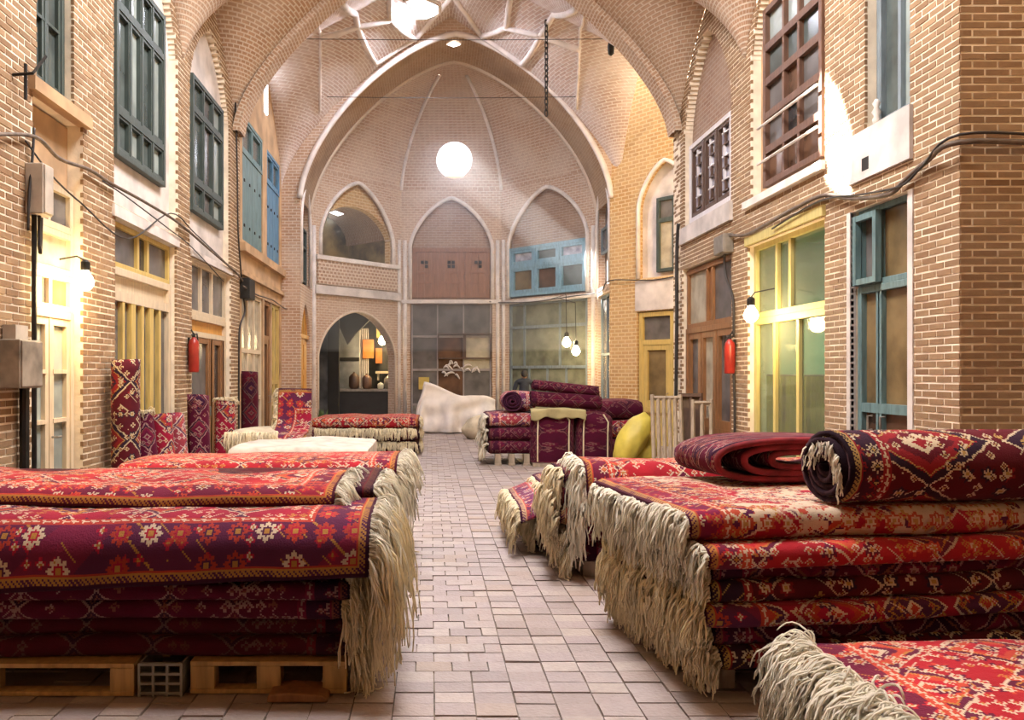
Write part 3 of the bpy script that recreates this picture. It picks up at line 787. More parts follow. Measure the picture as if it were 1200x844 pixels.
glazing(WL, 7.15, 8.14, 2.98, 3.42, -.16, [(1, [1,1], ['glass_dark','glass_dusty'])], 'cream_wood', .07, .05)
# upper small window
glazing(WL, 7.2, 7.95, 4.22, 6.6, -.16, [(1, [1,1], 'glass_teal', 'green_wood', .05)], 'green_wood', .06)
w0 = bpy.data.objects['window_4']
for zz in (4.9, 5.4, 5.9):
    mb = MB(); mb.box(WL, 7.28, 7.86, zz-.015, zz+.015, -.15, -.1); obj('glazing_bar', mb, 'green_wood', w0)
# shop with yellow bars
glazing(WL, 9.02, 11.14, 2.82, 3.34, -.16, [(1, [1.15,.45,1], ['glass_dusty','glass_dark','glass_dusty'])], 'yellow_wood', .06, .07)
glazing(WL, 9.02, 11.14, 0, 2.82, -.16, [(.14, [1], 'cream_wood', 'cream_wood'), (1, [.5,.42,.1,.42,.42,.1,.42,.5], 'glass_dusty', 'yellow_wood'), (.42, [1,1,1], 'glass_dark', 'yellow_wood')], 'cream_wood', .09, .07, .09, door=True,
        handle=[(10.05, 1.0), (10.22, 1.0)])
# third shop
glazing(WL, 11.92, 14.18, 2.5, 3.32, -.16, [(1, [1,.9,1.1], 'glass_dusty')], 'cream_wood', .07, .08)
glazing(WL, 11.92, 14.18, 0, 2.5, -.16, [(.1, [1], 'orange_wood', 'cream_wood'), (1, [1.4,.18,.7,.18], ['glass_dusty','cream_wood','glass_dark','cream_wood'], 'brown_wood', .09)], 'cream_wood', .08, .05, .08, door=True, handle=[(13.0, 1.0)])
# left upper windows on white plaster
def tallwin(F, u0, u1, z0, z1, n, fm, gm, ncol=4):
    r = glazing(F, u0, u1, z0, z1, n, [(.62, [1]*ncol, gm, fm, .03), (1.5, [1]*ncol, gm, fm, .035), (.55, [1]*ncol, gm, fm, .03)], fm, .07, .05, .09)
    return r
tallwin(WL, 9.12, 10.8, 4.08, 6.35, -.12, 'green_wood', ['glass_teal','glass_pale'], 4)
tallwin(WL, 12.05, 13.82, 4.04, 6.08, -.12, 'green_wood', ['glass_teal','glass_dusty','glass_pale'], 3)
mb = MB()
# left bay: teal and blue shuttered windows
def shutterwin(F, u0, u1, z0, z1, n, fm, nb):
    r = glazing(F, u0, u1, z1-.72, z1, n, [(1, [1,1], 'glass_teal', fm, .05)], fm, .07, .05, .08)
    for k in range(nb):
        a = u0+(u1-u0)*k/nb; b = u0+(u1-u0)*(k+1)/nb
        s = MB(); s.box(F, a+.006, b-.006, z0, z1-.72, n, n+.06); o = obj('shutter_board', s, fm, r, bev=.006)
        h = MB()
        for zz in (z0+.3, z1-1.2): h.box(F, (a+b)/2-.03, (a+b)/2+.03, zz-.025, zz+.025, n+.06, n+.075)
        obj('hinge', h, 'metal_dark', o)
    return r
shutterwin(WL, 15.05, 16.85, 4.1, 6.45, -.08, 'teal_wood', 4)
shutterwin(WL, 17.3, 18.75, 4.1, 6.4, -.08, 'blue_wood', 4)
glazing(WL, 15.02, 16.88, 0, 3.15, -.1, [(.9, [1,1,1], 'glass_curtain'), (.8, [1,1,1], 'glass_curtain'), (.9, [1], 'plaster_grey')], 'cream_wood', .07, .05)
glazing(WL, 17.06, 17.74, 0, 3.15, -.1, [(.3, [1], 'glass_dark'), (1, [1], 'glass_dark', 'brown_wood', .1)], 'brown_wood', .09, .05, door=True, handle=[(17.6, 1.05)])
glazing(WL, 17.86, 18.84, 0, 3.15, -.1, [(1, [1,.3,1,.3], ['glass_curtain','yellow_wood']), (.8, [1,.3,1,.3], ['glass_curtain','yellow_wood'])], 'yellow_wood', .08, .06)
# left jamb: arched timber door and green window above
dr = empty('door_arched', JL.p(19.87, 0, -.15), 'structure'); 
mb = MB(); mb.prism(JL, outline(A(19.24, 20.51, 2.5, 2.52, 3.25)), -.14, -.1); obj('fanlight', mb, 'glass_amber', dr)
mb = MB(); mb.tube([JL.p(u, z, -.1) for u, z in outline(A(19.24, 20.51, 2.5, 2.52, 3.25))], .045); mb.box(JL, 19.2, 20.55, 2.46, 2.56, -.14, -.03)
for uu in (19.6, 19.87, 20.15): mb.box(JL, uu-.02, uu+.02, 2.55, 3.1, -.12, -.07)
obj('fanlight_bars', mb, 'orange_wood', dr)
for a, b in ((19.22, 19.86), (19.88, 20.53)):
    mb = MB(); mb.box(JL, a, b, 0, 2.46, -.14, -.08); lf = obj('door_leaf', mb, 'orange_wood', dr, bev=.01)
    for zz in (.15, .95, 1.7):
        mb = MB(); mb.box(JL, a+.1, b-.1, zz, zz+.62, -.08, -.06); obj('raised_panel', mb, 'orange_wood', lf, bev=.012)
glazing(JL, 19.22, 20.52, 3.85, 5.2, -.14, [(.5, [1,1], 'glass_teal'), (1, [1,1], 'glass_teal')], 'green_wood', .06)
glazing(JR, 19.22, 20.52, 4.6, 5.25, -.14, [(1, [1,1], 'glass_dusty')], 'greyblue_wood', .06)
glazing(JR, 19.22, 20.52, 0, 3.55, -.14, [(.7, [1,1], 'glass_dusty'), (1, [1,1], 'glass_dusty')], 'greyblue_wood', .07)
# far middle bay: steel-framed shop window, plank panel with small holes
u0, u1 = .27, LMd-.27
glazing(FMd, u0, u1, 0, 3.62, -.12, [(.82, [.95,1,1], 'glass_dusty'), (.86, [.95,1,1], ['glass_dusty','glass_rust','glass_curtain']), (.9, [.95,1,1], ['glass_dusty','glass_rust','glass_dusty']), (.6, [1], 'metal_grey')], 'plaster_grey', .05, .04, .06)
wm = bpy.data.objects['window_%d' % WN[0]]
ua = u0+(u1-u0)*.33; z_a, z_b = 2.02, 2.75
for k, (a, b) in enumerate(((ua, ua+(u1-ua)*.5), (ua+(u1-ua)*.5, u1))):
    mb = MB(); mb.box(FMd, a+.04, b-.04, z_a, z_a+.04, -.06, .018); mb.box(FMd, a+.04, b-.04, z_b-.04, z_b, -.06, .018); mb.box(FMd, a, a+.04, z_a, z_b, -.06, .02); mb.box(FMd, b-.04, b, z_a, z_b, -.06, .02)
    s = obj('open_sash', mb, 'dark_wood', wm)
# white brush lettering on the lower panes
random.seed(8); mb = MB()
for k in range(15):
    a = ua+.1+random.random()*(u1-ua-.5); z = 1.45+random.random()*.45; L = random.uniform(.08, .3); an = random.uniform(-.9, .9)
    pts = [FMd.p(a+L*t, z+math.sin(an+t*3)*.08, -.055) for t in (0,.2,.4,.6,.8,1)]; mb.tube(pts, [.012,.03,.035,.03,.025,.01], 5)
obj('brush_lettering', mb, 'plaster_white', wm)
mb = MB(); mb.box(FMd, u0+.22, u0+.52, 1.15, 1.5, -.06, -.05); obj('notice_card', mb, 'yellow_card', wm)
pp = empty('window_boarded', FMd.p(LMd/2, 3.75, -.1), 'structure')
for k in range(12):
    a = u0+(u1-u0)*k/12; b = u0+(u1-u0)*(k+1)/12
    if k % 4 == 0 : pass
    mb = MB(); mb.box(FMd, a+.004, b-.004, 3.75, 5.15, -.12, -.09+.006*(k % 3)); obj('plank', mb, 'plank_wood', pp)
for k in range(3):
    a = u0+(u1-u0)*k/3; b = u0+(u1-u0)*(k+1)/3; c = (a+b)/2
    mb = MB()
    for q in (4.5, 4.2, 3.8): mb.box(FMd, a+.1, b-.1, q-.02, q+.02, -.09, -.06)
    mb.box(FMd, a+.04, a+.12, 3.75, 5.15, -.09, -.05); mb.box(FMd, b-.12, b-.04, 3.75, 5.15, -.09, -.05); mb.box(FMd, a, b, 5.08, 5.18, -.09, -.04)
    obj('panel_frame', mb, 'plank_wood', pp)
    for du, dz in ((-.06, .06), (.06, .06), (.06, -.06), (-.06, -.06))[:(3, 4, 3)[k]]:
        mb = MB(); mb.box(FMd, c+du-.045, c+du+.045, 4.72+dz-.045, 4.72+dz+.045, -.06, -.045); obj('peep_hole', mb, 'dark_void', pp)
# far right bay: blue windows over a glazed shop
u0, u1 = .3, LRt-.3
glazing(FRt, u0, u1, 3.75, 5.12, -.1, [(.6, [1,1,1], ['glass_lilac','glass_teal','glass_lilac'], 'skyblue_wood', .07), (1, [1,1,1], ['glass_amber','glass_rust','glass_teal'], 'skyblue_wood', .07)], 'skyblue_wood', .09, .07, .12)
glazing(FRt, u0, u1, 0, 3.56, -.1, [(.5, [.5,1.3,.9], 'glass_sage'), (.9, [.5,1.3,.9], 'glass_sage'), (1.4, [.6,.6,.6,.6], 'glass_sage')], 'greyblue_wood', .06, .05, .08)
# right recess: yellow door, green window above
glazing(FD, .76, 1.70, 0, 2.98, -.14, [(.42, [1], 'glass_dusty'), (1.1, [1], 'glass_amber', 'yellow_wood', .12), (.5, [1], 'yellow_wood')], 'yellow_wood', .1, .07, .1, door=True, handle=[(1.55, 1.1)])
glazing(FD, 1.25, 1.75, 3.85, 5.5, -.1, [(.4, [1], 'glass_dusty'), (1, [1], 'glass_curtain')], 'green_wood', .08, .06, .08)
# ---- right street wall
glazing(WR, 7.54, 8.53, 2.5, 3.3, -.14, [(1, [1.2,.7], ['glass_amber','glass_dusty'])], 'teal_wood', .06, .07)
wt = bpy.data.objects['window_%d' % WN[0]]
s = MB(); a, b, z_a, z_b = 8.08, 8.52, 2.52, 3.24
s.box(WR, a, a+.06, z_a, z_b, -.06, .0); s.box(WR, b-.06, b, z_a, z_b, -.06, .0); s.box(WR, a+.06, b-.06, z_a, z_a+.06, -.06, -.002); s.box(WR, a+.06, b-.06, z_b-.06, z_b, -.06, -.002)
obj('open_casement', s, 'teal_wood', wt)
glazing(WR, 7.54, 8.53, 0, 2.5, -.14, [(1.2, [1.3,.1,.75], ['glass_amber','teal_wood','glass_amber']), (1.2, [1.3,.1,.75], ['glass_rust','teal_wood','glass_rust'])], 'teal_wood', .07, .06, .08, door=True, handle=[(8.02, 1.1), (8.25, 1.1)])
glazing(WR, 7.5, 8.28, 4.1, 6.8, -.2, [(1, [1,1], 'glass_pale'), (1.3, [1,1], ['glass_pale','glass_teal'])], 'greyblue_wood', .08, .05, .08)
glazing(WR, 9.16, 11.3, 2.36, 3.38, -.14, [(1, [1.1,.45,.75], 'glass_shop')], 'olive_wood', .08, .07)
glazing(WR, 9.16, 11.3, 0, 2.36, -.14, [(1, [.95,.9,.75], 'glass_shop')], 'olive_wood', .09, .07)
glazing(WR, 12.0, 14.26, 2.38, 3.4, -.14, [(1, [1,.28,1], ['glass_dusty','brown_wood','glass_curtain'])], 'brown_wood', .08, .07)
glazing(WR, 12.0, 14.26, 0, 2.38, -.14, [(1.6, [1,1,.9], ['glass_dusty','glass_curtain','glass_dusty'], 'brown_wood', .1), (.6, [1,1,.9], 'brown_wood', 'brown_wood', .1)], 'brown_wood', .09, .06, .09, door=True, handle=[(13.0, 1.0)])
r2 = glazing(WR, 9.3, 10.95, 4.1, 6.5, -.14, [(.5, [1,.8,1], 'glass_pale'), (.5, [1,.8,1], 'glass_teal'), (.5, [1,.8,1], ['glass_dusty','glass_rust']), (.5, [1,.8,1], ['glass_dusty','glass_dark']), (.45, [1,.8,1], 'glass_rust')], 'walnut_wood', .08, .06, .09)
for zz in (4.42, 4.9):
    mb = MB(); mb.tube([WR.p(9.25, zz, .02), WR.p(10.95, zz, .02)], .018); obj('guard_rail', mb, 'plaster_white', r2)
r3 = glazing(WR, 12.12, 14.1, 4.2, 5.55, -.16, [(1, [1,1,1], 'glass_lilac', 'dark_wood', .06)], 'whitewood', .08, .07, .1)
random.seed(5)
for k in range(3):
    a = 12.24+k*.62
    for q in range(6):
        mb = MB(); z = 4.42+q*.18; mb.box(WR, a+.1, a+.36, z-.012, z+.012, -.13, -.09); mb.box(WR, a+.22+.05*(q % 2), a+.25+.05*(q % 2), z, z+.17, -.13, -.09); obj('lattice_bar', mb, 'whitewood' if q % 2 else 'dark_wood', r3)
# room behind the olive-framed window
mb = MB()
mb.box(WR, 8.95, 9.05, 0, 3.45, -2.8, -.4); mb.box(WR, 11.4, 11.5, 0, 3.45, -2.8, -.4); mb.box(WR, 8.95, 11.5, 0, 3.5, -2.9, -2.8); mb.box(WR, 8.95, 11.5, 3.45, 3.55, -2.9, -.4)
shop = obj('wall_shop_room', mb, 'green_wall', kind='structure')
t = empty('ceiling_light', WR.p(10.2, 2.85, -1.5)); tag(t, 'fluorescent tube lamp glowing inside the green shop window', 'lamp')
mb = MB(); mb.tube([WR.p(9.7, 2.85, -1.5), WR.p(10.7, 2.85, -1.5)], .03); obj('tube', mb, 'tube_glow', t)
mb = MB(); mb.box(WR, 9.65, 10.75, 2.88, 2.93, -1.55, -1.45); mb.box(WR, 9.8, 9.82, 2.93, 3.45, -1.51, -1.49); mb.box(WR, 10.58, 10.6, 2.93, 3.45, -1.51, -1.49); obj('housing', mb, 'whitewood', t)
light('shop_tube', 'AREA', WR.p(10.2, 2.8, -1.5), 38, (.75, 1, .75), shape='RECTANGLE', size=1, size_y=.1)
mb = MB()
mb.grid(lambda a, b: WR.p(9.2+2.06*a, .15+1.42*b, -.26+.03*math.sin(a*90)), 120, 2)
cu = obj('cafe_curtain', mb, 'curtain_green'); tag(cu, 'yellow-green half curtain hanging behind the olive-framed shop window', 'curtain')
mb = MB(); mb.tube([WR.p(9.15, 1.58, -.26), WR.p(11.3, 1.58, -.26)], .012); obj('curtain_rod', mb, 'metal_grey', cu)

# ================================================================== LAMPS, BOXES, CABLES
def bulb(name, p, base_pts, label, power, r=.05, colr=(1,.66,.28), cat='lamp'):
    p = Vector(p); root = empty(name, p); tag(root, label, cat)
    mb = MB(); mb.lathe([(.002, -r), (r*.55, -r*.85), (r*.95, -r*.3), (r, .1*r), (r*.8, r*.65), (r*.45, r*1.2), (r*.4, r*1.5)], p, 14); obj('bulb', mb, 'bulb_glow', root, smooth=True)
    mb = MB(); mb.lathe([(r*.5, r*1.4), (r*.55, r*1.6), (r*.55, r*2.4), (r*.25, r*2.7)], p, 12); obj('socket', mb, 'metal_dark', root)
    if base_pts:
        mb = MB(); mb.tube([p+Vector((0,0,r*2.6))]+[Vector(q) for q in base_pts], .009); obj('flex', mb, 'cable_black', root)
    light(name+'_light', 'POINT', p+Vector((0, -.02, -.12)), power, colr, shadow_soft_size=.09)
    return root
pb = P(100, 331, 7.75); bulb('wall_bulb', pb, [pb+Vector((-.08,0,.25)), Vector((XL-.05, pb.y, pb.z+.22))], 'bare glowing bulb beside the cream double door on the left', 30, .08)
pb = P(880, 370, 10.45); bulb('wall_bulb', pb, [pb+Vector((.05,0,.3)), Vector((XR, pb.y, pb.z+.35))], 'bare glowing bulb in front of the olive-framed shop window on the right', 50, .09)
pb = P(664, 402, 20.0); bulb('hanging_bulb', pb, [pb+Vector((0,.1,1.2)), FRt.p(1.8, 3.6, .02)], 'upper of the two glowing bulbs before the far right shop window', 16, .1)
pb = P(675, 412, 19.8); bulb('hanging_bulb', pb, [pb+Vector((0,.1,1.2)), FRt.p(2.1, 3.6, .02)], 'lower of the two glowing bulbs before the far right shop window', 16, .1)
pb = Vector((5.35, 15.5, 4.7)); bulb('recess_bulb', pb, [pb+Vector((.1,0,.2)), Vector((5.6, 15.5, 4.9))], 'glowing bulb on the recess wall behind the right corner pier', 130, .06)

def cable(name, pts, r, m, label, cat='cable', sub=6):
    # Catmull-Rom through the points
    pts = [Vector(p) for p in pts]; out = []
    for i in range(len(pts)-1):
        a, b, c, d = pts[max(i-1,0)], pts[i], pts[i+1], pts[min(i+2, len(pts)-1)]
        for k in range(sub):
            t = k/sub; out.append(.5*((2*b)+(c-a)*t+(2*a-5*b+4*c-d)*t*t+(3*b-a-3*c+d)*t**3))
    out.append(pts[-1]); mb = MB(); mb.tube(out, r, 6)
    return tag(obj(name, mb, m, smooth=True), label, cat)
cable('wire', [PL(-20, 158), PL(40, 160), PL(70, 186), PL(105, 199), PL(130, 215), PL(170, 237), PL(210, 262), PL(245, 292), PL(275, 318), PL(285, 330)], .018, 'cable_grey', 'thick wire bundle sagging along the left wall above the shopfronts')
cable('wire', [PL(30, 165), PL(60, 205), PL(95, 238), PL(150, 280), PL(200, 250), PL(230, 275), PL(272, 315)], .009, 'cable_black', 'thin black wire looping below the thick bundle on the left wall')
cable('wire', [PL(40, 150), PL(38, 185), PL(34, 230), PL(33, 270)], .012, 'cable_black', 'short black wire dropping to the pale box at upper left')
cable('wire', [PL(120, 212), PL(150, 232), PL(200, 270), PL(225, 290), PL(262, 330)], .008, 'cable_black', 'thin wire crossing the white plaster under the green windows')
cable('wire', [PL(285, 347), PL(287, 365), PL(281, 385), PL(280, 430), PL(280, 545)], .018, 'cable_black', 'black cable running down from the small dark box on the left wall')
cable('wire', [PL(276, 120), PL(278, 200), PL(279, 270), PL(283, 325)], .015, 'cable_black', 'black conduit falling down the pier at the left bay')
cable('wire', [PL(285, 335, .12), PL(300, 345, .12), PL(320, 352, .12), PL(335, 362, .12), PL(341, 355, .12)], .014, 'cable_grey', 'wire running from the dark box along the ledge of the left bay')
yy = Vector((7.0, 6.72, 3.52))
cable('wire', [Vector((7.0, 6.72, 3.47)), Vector((5.4, 6.72, 3.5)), Vector((XR-.04, 6.72, 3.52)), PR(1085, 190), PR(1060, 212), PR(1040, 228), PR(1000, 233), PR(965, 229), PR(930, 245), PR(900, 262), PR(875, 275), PR(856, 276)], .024, 'cable_grey', 'heavy twisted cable bundle wrapping the right pier and running along the right wall')
cable('wire', [Vector((7.0, 6.71, 3.52)), Vector((5.4, 6.71, 3.56)), Vector((XR-.05, 6.71, 3.58)), PR(1080, 196, .07), PR(1055, 218, .07), PR(1010, 228, .07), PR(960, 236, .07), PR(905, 268, .07)], .012, 'cable_black', 'thin black wire twisted with the heavy bundle on the right wall')
cable('wire', [PR(854, 285), PR(849, 300), PR(851, 325), PR(859, 350), PR(860, 395)], .02, 'cable_black', 'black cable curving down from the right junction box to the extinguisher')
cable('wire', [PR(860, 436), PR(861, 470), PR(861, 525)], .02, 'cable_black', 'black conduit below the right fire extinguisher')
cable('wire', [PR(795, 262, .03), PR(793, 300, .03), PR(793, 380, .03), PR(792, 470, .03)], .03, 'cable_black', 'dark drain pipe on the corner of the right wall')
cable('wire', [FD.p(2.2, 3.74, .05), FD.p(1.2, 3.68, .05), FD.p(0, 3.78, .05), JR.p(20, 3.62, .06), FRt.p(2.6, 3.62, .1), FRt.p(1.2, 3.56, .1), FRt.p(0, 3.62, .1), FMd.p(2.5, 3.65, .1)], .014, 'cable_black', 'thin wire strung along the far right walls above the shops')
cable('tie_rod', [Vector((XL, 18.4, 7.9)), Vector((CX, 18.4, 7.86)), Vector((XR, 18.4, 7.9))], .007, 'metal_dark', 'lower iron tie rod spanning the big arch', 'rod')
cable('tie_rod', [Vector((XL, 16.2, 8.3)), Vector((CX, 16.2, 8.27)), Vector((XR, 16.2, 8.3))], .007, 'metal_dark', 'upper iron tie rod spanning the vault under the skylight', 'rod')
# junction boxes
def jbox(F, u0, u1, z0, z1, n0, n1, m, label, name='junction_box'):
    r = empty(name, F.p((u0+u1)/2, z0, n0)); tag(r, label, 'box')
    mb = MB(); mb.box(F, u0, u1, z0, z1, n0, n1); obj('body', mb, m, r, bev=.01)
    mb = MB(); mb.box(F, u0+.012, u1-.012, z0+.012, z1-.012, n1, n1+.014); obj('lid', mb, m, r, bev=.006)
    return r
jbox(WL, 14.85, 15.35, 2.98, 3.36, .0, .16, 'metal_dark', 'small dark junction box on the pier in the left wall')
jbox(WR, 11.86, 12.28, 3.38, 3.66, .0, .14, 'metal_grey', 'grey junction box at the end of the right cable bundle')
b1 = jbox(WL, 6.55, 6.92, 1.48, 1.88, .0, .18, 'box_grey', 'scuffed grey electricity box on the brick wall at far left', 'electricity_box')
mb = MB(); mb.box(WL, 6.6, 6.8, 1.88, 2.0, .01, .12); obj('neck', mb, 'box_pale', b1)
mb = MB(); mb.tube([WL.p(6.86, 0, .06), WL.p(6.86, 1.49, .06)], .04, 8); obj('conduit', mb, 'metal_dark', b1)
b2 = jbox(WL, 6.98, 7.16, 2.98, 3.42, .0, .16, 'box_pale', 'pale meter box hung high beside the cream door')
mb = MB(); mb.tube([WL.p(7.08, 3.0, .08), WL.p(7.08, 2.72, .08), WL.p(7.14, 2.66, .06), WL.p(7.18, 2.98, .05)], .016); obj('loop_cable', mb, 'cable_black', b2)
mb = MB(); mb.tube([WL.p(7.05, 2.98, .05), WL.p(7.05, 0, .05)], .022); obj('conduit', mb, 'metal_dark', b2)
bracket = MB(); bracket.tube([WL.p(6.78, 4.1, 0), WL.p(6.8, 4.12, .16), WL.p(6.95, 4.32, .2)], .014); bracket.tube([WL.p(6.8, 3.9, .1), WL.p(6.8, 4.2, .1)], .014)
tag(obj('wall_bracket', bracket, 'metal_dark'), 'small black iron bracket on the upper left brickwork', 'bracket')
# fire extinguishers
def extinguisher(p, F, label, mirror=1):
    p = Vector(p); r = empty('fire_extinguisher', p); tag(r, label, 'extinguisher', 'fire extinguishers')
    R_ = .075
    mb = MB(); mb.lathe([(R_*.9, 0), (R_, .02), (R_, .40), (R_*.85, .45), (R_*.4, .49), (R_*.3, .5)], p, 18); obj('cylinder', mb, 'red_paint', r, smooth=True)
    mb = MB(); mb.lathe([(.022, .49), (.025, .53), (.02, .56)], p, 10); mb.tube([p+Vector((0,0,.55)), p+Vector((-.0, -.12*mirror, .6))], .012); mb.tube([p+Vector((0,0,.53)), p+Vector((0, -.11*mirror, .53))], .01); obj('valve_handle', mb, 'metal_dark', r)
    mb = MB(); mb.tube([p+Vector((0,.02,.53)), p+Vector((0,.16,.56)), p+Vector((0,.22,.42)), p+Vector((.0,.2,.2)), p+Vector((0,.16,.08))], .011); obj('hose', mb, 'cable_black', r)
    mb = MB(); q = p-F.N*.07; mb.tube([q+Vector((0,0,.1)), q+Vector((0,0,.5))], .018); obj('wall_hook', mb, 'metal_dark', r)
extinguisher(WL.p(11.62, 1.62, .1), WL, 'red fire extinguisher on the left wall pier')
extinguisher(WR.p(11.75, 1.6, .1), WR, 'red fire extinguisher on the right wall below the junction box', 1)
# hanging chain
ch = empty('hanging_chain', (2.42, 17.0, 7.0)); tag(ch, 'heavy dark iron chain hanging from the vault', 'chain')
mb = MB(); lk = [Vector((.035*math.cos(a), 0, .055*math.sin(a)+(.02 if math.sin(a) > 0 else -.02))) for a in [2*PI*k/14 for k in range(15)]]; mb.tube(lk, .014, 6, cap=False)
lme = bpy.data.meshes.new('link'); lme.from_pydata([tuple(v) for v in mb.v], [], mb.f); lme.materials.append(M['metal_dark'])
zt = z2f(2.42, 17.0)
for k in range(int((zt-7.0)/.118)+1):
    o = bpy.data.objects.new('link', lme); C.objects.link(o); o.parent = ch; o.location = (0, 0, .07+k*.118); o.rotation_euler = (0, 0, (k % 2)*PI/2+.5)

lp = P(716, 57, 16.2); hl = empty('hanging_lamp', lp); tag(hl, 'small dark lamp hanging from the tie rod near the right pier', 'lamp')
mb = MB(); mb.lathe([(.02, -.14), (.06, -.1), (.07, .05), (.05, .14), (.02, .18)], lp, 12); obj('housing', mb, 'metal_dark', hl, smooth=True)
mb = MB(); mb.tube([lp+Vector((0,0,.16)), lp+Vector((0,0,.34))], .008); obj('cord', mb, 'cable_black', hl)
ins = empty('insulator', WR.p(8.15, 4.1, -.05)); tag(ins, 'small white porcelain insulator standing on the right window sill', 'insulator')
mb = MB(); mb.lathe([(.03, 0), (.04, .05), (.025, .09), (.045, .13), (.02, .18), (.04, .22), (.015, .26)], WR.p(8.15, 4.1, -.05), 12); obj('body', mb, 'plaster_white', ins, smooth=True)
light('balcony_daylight', 'POINT', FLf.p(1.5, 5.9, -1.0), 26, (1, .9, .7), shadow_soft_size=.15)

# ================================================================== RUGS
def strand(mb, p, d, L, r, zmin, rng, curl=.35, seg=8, stiff=.62, clump=0.):
    pts = [Vector(p)]; d = Vector(d).normalized(); st = L/seg
    ph = clump*5+rng.uniform(-.8, .8); fq = 1.25+.35*math.sin(clump*3.1)+rng.uniform(-.15, .15); am = curl*(.75+.5*rng.random())
    side = Vector((.35*math.sin(clump*1.9), math.cos(clump*2.3), .25))
    for k in range(seg):
        q = pts[-1]+(d+side*(am*math.sin(ph+k*fq))).normalized()*st
        if q.z < zmin+r: q.z = zmin+r; d.z = abs(d.z)*.1
        pts.append(q)
        d = (d*stiff+Vector((0,0,-1))*(1-stiff)+Vector((rng.uniform(-1,1), rng.uniform(-1,1), rng.uniform(-.6,.6)))*.16).normalized()
    base = len(mb.v)
    for k, q in enumerate(pts):
        t = (pts[min(k+1, seg)]-pts[max(k-1, 0)]).normalized(); a = t.cross(Vector((.3,.5,.81)));
        if a.length < 1e-3: a = Vector((1,0,0))
        a.normalize(); b = t.cross(a); rr = r*(1-.45*(k/seg)**2)
        for j in range(3):
            an = 2*PI*j/3; mb.v.append(q+(a*math.cos(an)+b*math.sin(an))*rr)
    for k in range(seg):
        for j in range(3):
            j2 = (j+1) % 3; mb.f.append((base+k*3+j, base+k*3+j2, base+(k+1)*3+j2, base+(k+1)*3+j))
    mb.f.append((base+seg*3, base+seg*3+1, base+seg*3+2))
def fringe(parent, edges, out, L, n, seed, r=.006, zmin=.01, m='fringe_wool', spread=.35, stiff=.62, jit=.012):
    """edges: list of polylines the tassels hang from; out: outward direction"""
    rng = random.Random(seed); mb = MB(); out = Vector(out)
    for e in edges:
        e = [Vector(q) for q in e]; seg = [(b-a).length for a, b in zip(e, e[1:])]; T = sum(seg)
        for k in range(n):
            s = T*(k+rng.random())/n; i = 0
            while i < len(seg)-1 and s > seg[i]: s -= seg[i]; i += 1
            p = e[i].lerp(e[i+1], min(1, s/max(seg[i], 1e-6)))+Vector((0, rng.uniform(-jit, jit), rng.uniform(-jit, jit)))
            cid = math.floor(k/7)*1.37+seed; cl = math.sin(cid*2.9)
            d = out+Vector((rng.gauss(0, spread*.3)+.25*math.sin(cid*7), rng.gauss(0, spread*.5)+cl*.3, rng.uniform(-.35, .2)+.25*math.sin(cid*5)))
            strand(mb, p, d, L*rng.uniform(.8, 1.1)*(.85+.25*math.sin(cid*3.3)), r*rng.uniform(.8, 1.3), zmin, rng, stiff=stiff, clump=cid, curl=.55)
    return obj('fringe', mb, m, parent, smooth=True, kind='stuff')
def folded(name, label, m, x0, x1, yf, yb, z0, z1, seed, uo=0, v0=1.2, end=-1, group=None, bulge=.025, sag=.012, tilt=0, wav=.02, nx=48, rot=0):
    """a folded rug lying flat: rounded fold towards the front, sides slightly uneven; u runs from the fringed end"""
    rng = random.Random(seed); h = z1-z0; mb = MB()
    prof_ = []
    rr = h*.5
    for k in range(11):
        a = -PI/2+PI*k/10; prof_.append((-math.cos(a)*rr*.9, .5*h+math.sin(a)*h*.5))
    D = yb-yf
    for k in range(1, 8): prof_.append((D*k/8, h))
    for k in range(7):
        a = PI/2-PI*k/6; prof_.append((D+math.cos(a)*rr*.6, .5*h+math.sin(a)*h*.5))
    for k in range(7, 0, -1): prof_.append((D*k/8, 0))
    prof_.append(prof_[0])
    arc = [0]
    for a, b in zip(prof_, prof_[1:]): arc.append(arc[-1]+math.hypot(b[0]-a[0], b[1]-a[1]))
    mid = arc[5]; n = len(prof_)-1
    o1, o2, o3 = rng.uniform(0, 50), rng.uniform(0, 50), rng.uniform(0, 50)
    cr, sr = math.cos(rot), math.sin(rot); cxm, cym = (x1 if end > 0 else x0), yf
    def fn(a, b):
        j = int(round(b*n)); py, pz = prof_[j]; x = x0+(x1-x0)*a
        y = yf+rr*.9+py+wav*nz(x*1.1+o1, seed)*1.6+bulge*.5*nz(x*3+o2, 7)
        z = z0+pz*(1+.16*nz(x*1.7+o3, 3.3))+sag*nz(x*1.3+o2, y*1.2)*(1 if pz > .01 else 0)+tilt*(x-x0)
        ex = min(a, 1-a)*nx
        if ex < 1: y = y+(.5-(j % 2)*.3)*0; z = z0+tilt*(x-x0)+(z-z0-tilt*(x-x0)-h*.5)*.8+h*.5
        dx, dy = x-cxm, y-cym
        return (cxm+dx*cr-dy*sr, cym+dx*sr+dy*cr, z)
    def uvf(a, b):
        j = int(round(b*n)); x = a if end < 0 else 1-a
        return (uo+x*(x1-x0), v0+arc[j]-mid)
    mb.grid(fn, nx, n, uvf)
    for e in (0, 1):
        base = len(mb.v)
        mb.v += [Vector(fn(e, j/n)) for j in range(n)]; mb.f.append(tuple(range(base, base+n))[::(1 if e else -1)])
        mb.uv[len(mb.f)-1] = [(uo+.005, v0+.02*k) for k in range(n)]
    o = obj(name, mb, m, smooth=True)
    tag(o, label, 'rug', group); o['edge'] = 0
    del o['edge']
    e_ = 0 if end < 0 else 1
    ends = [Vector(fn(e_, j/n)) for j in range(0, 18)]
    return o, ends
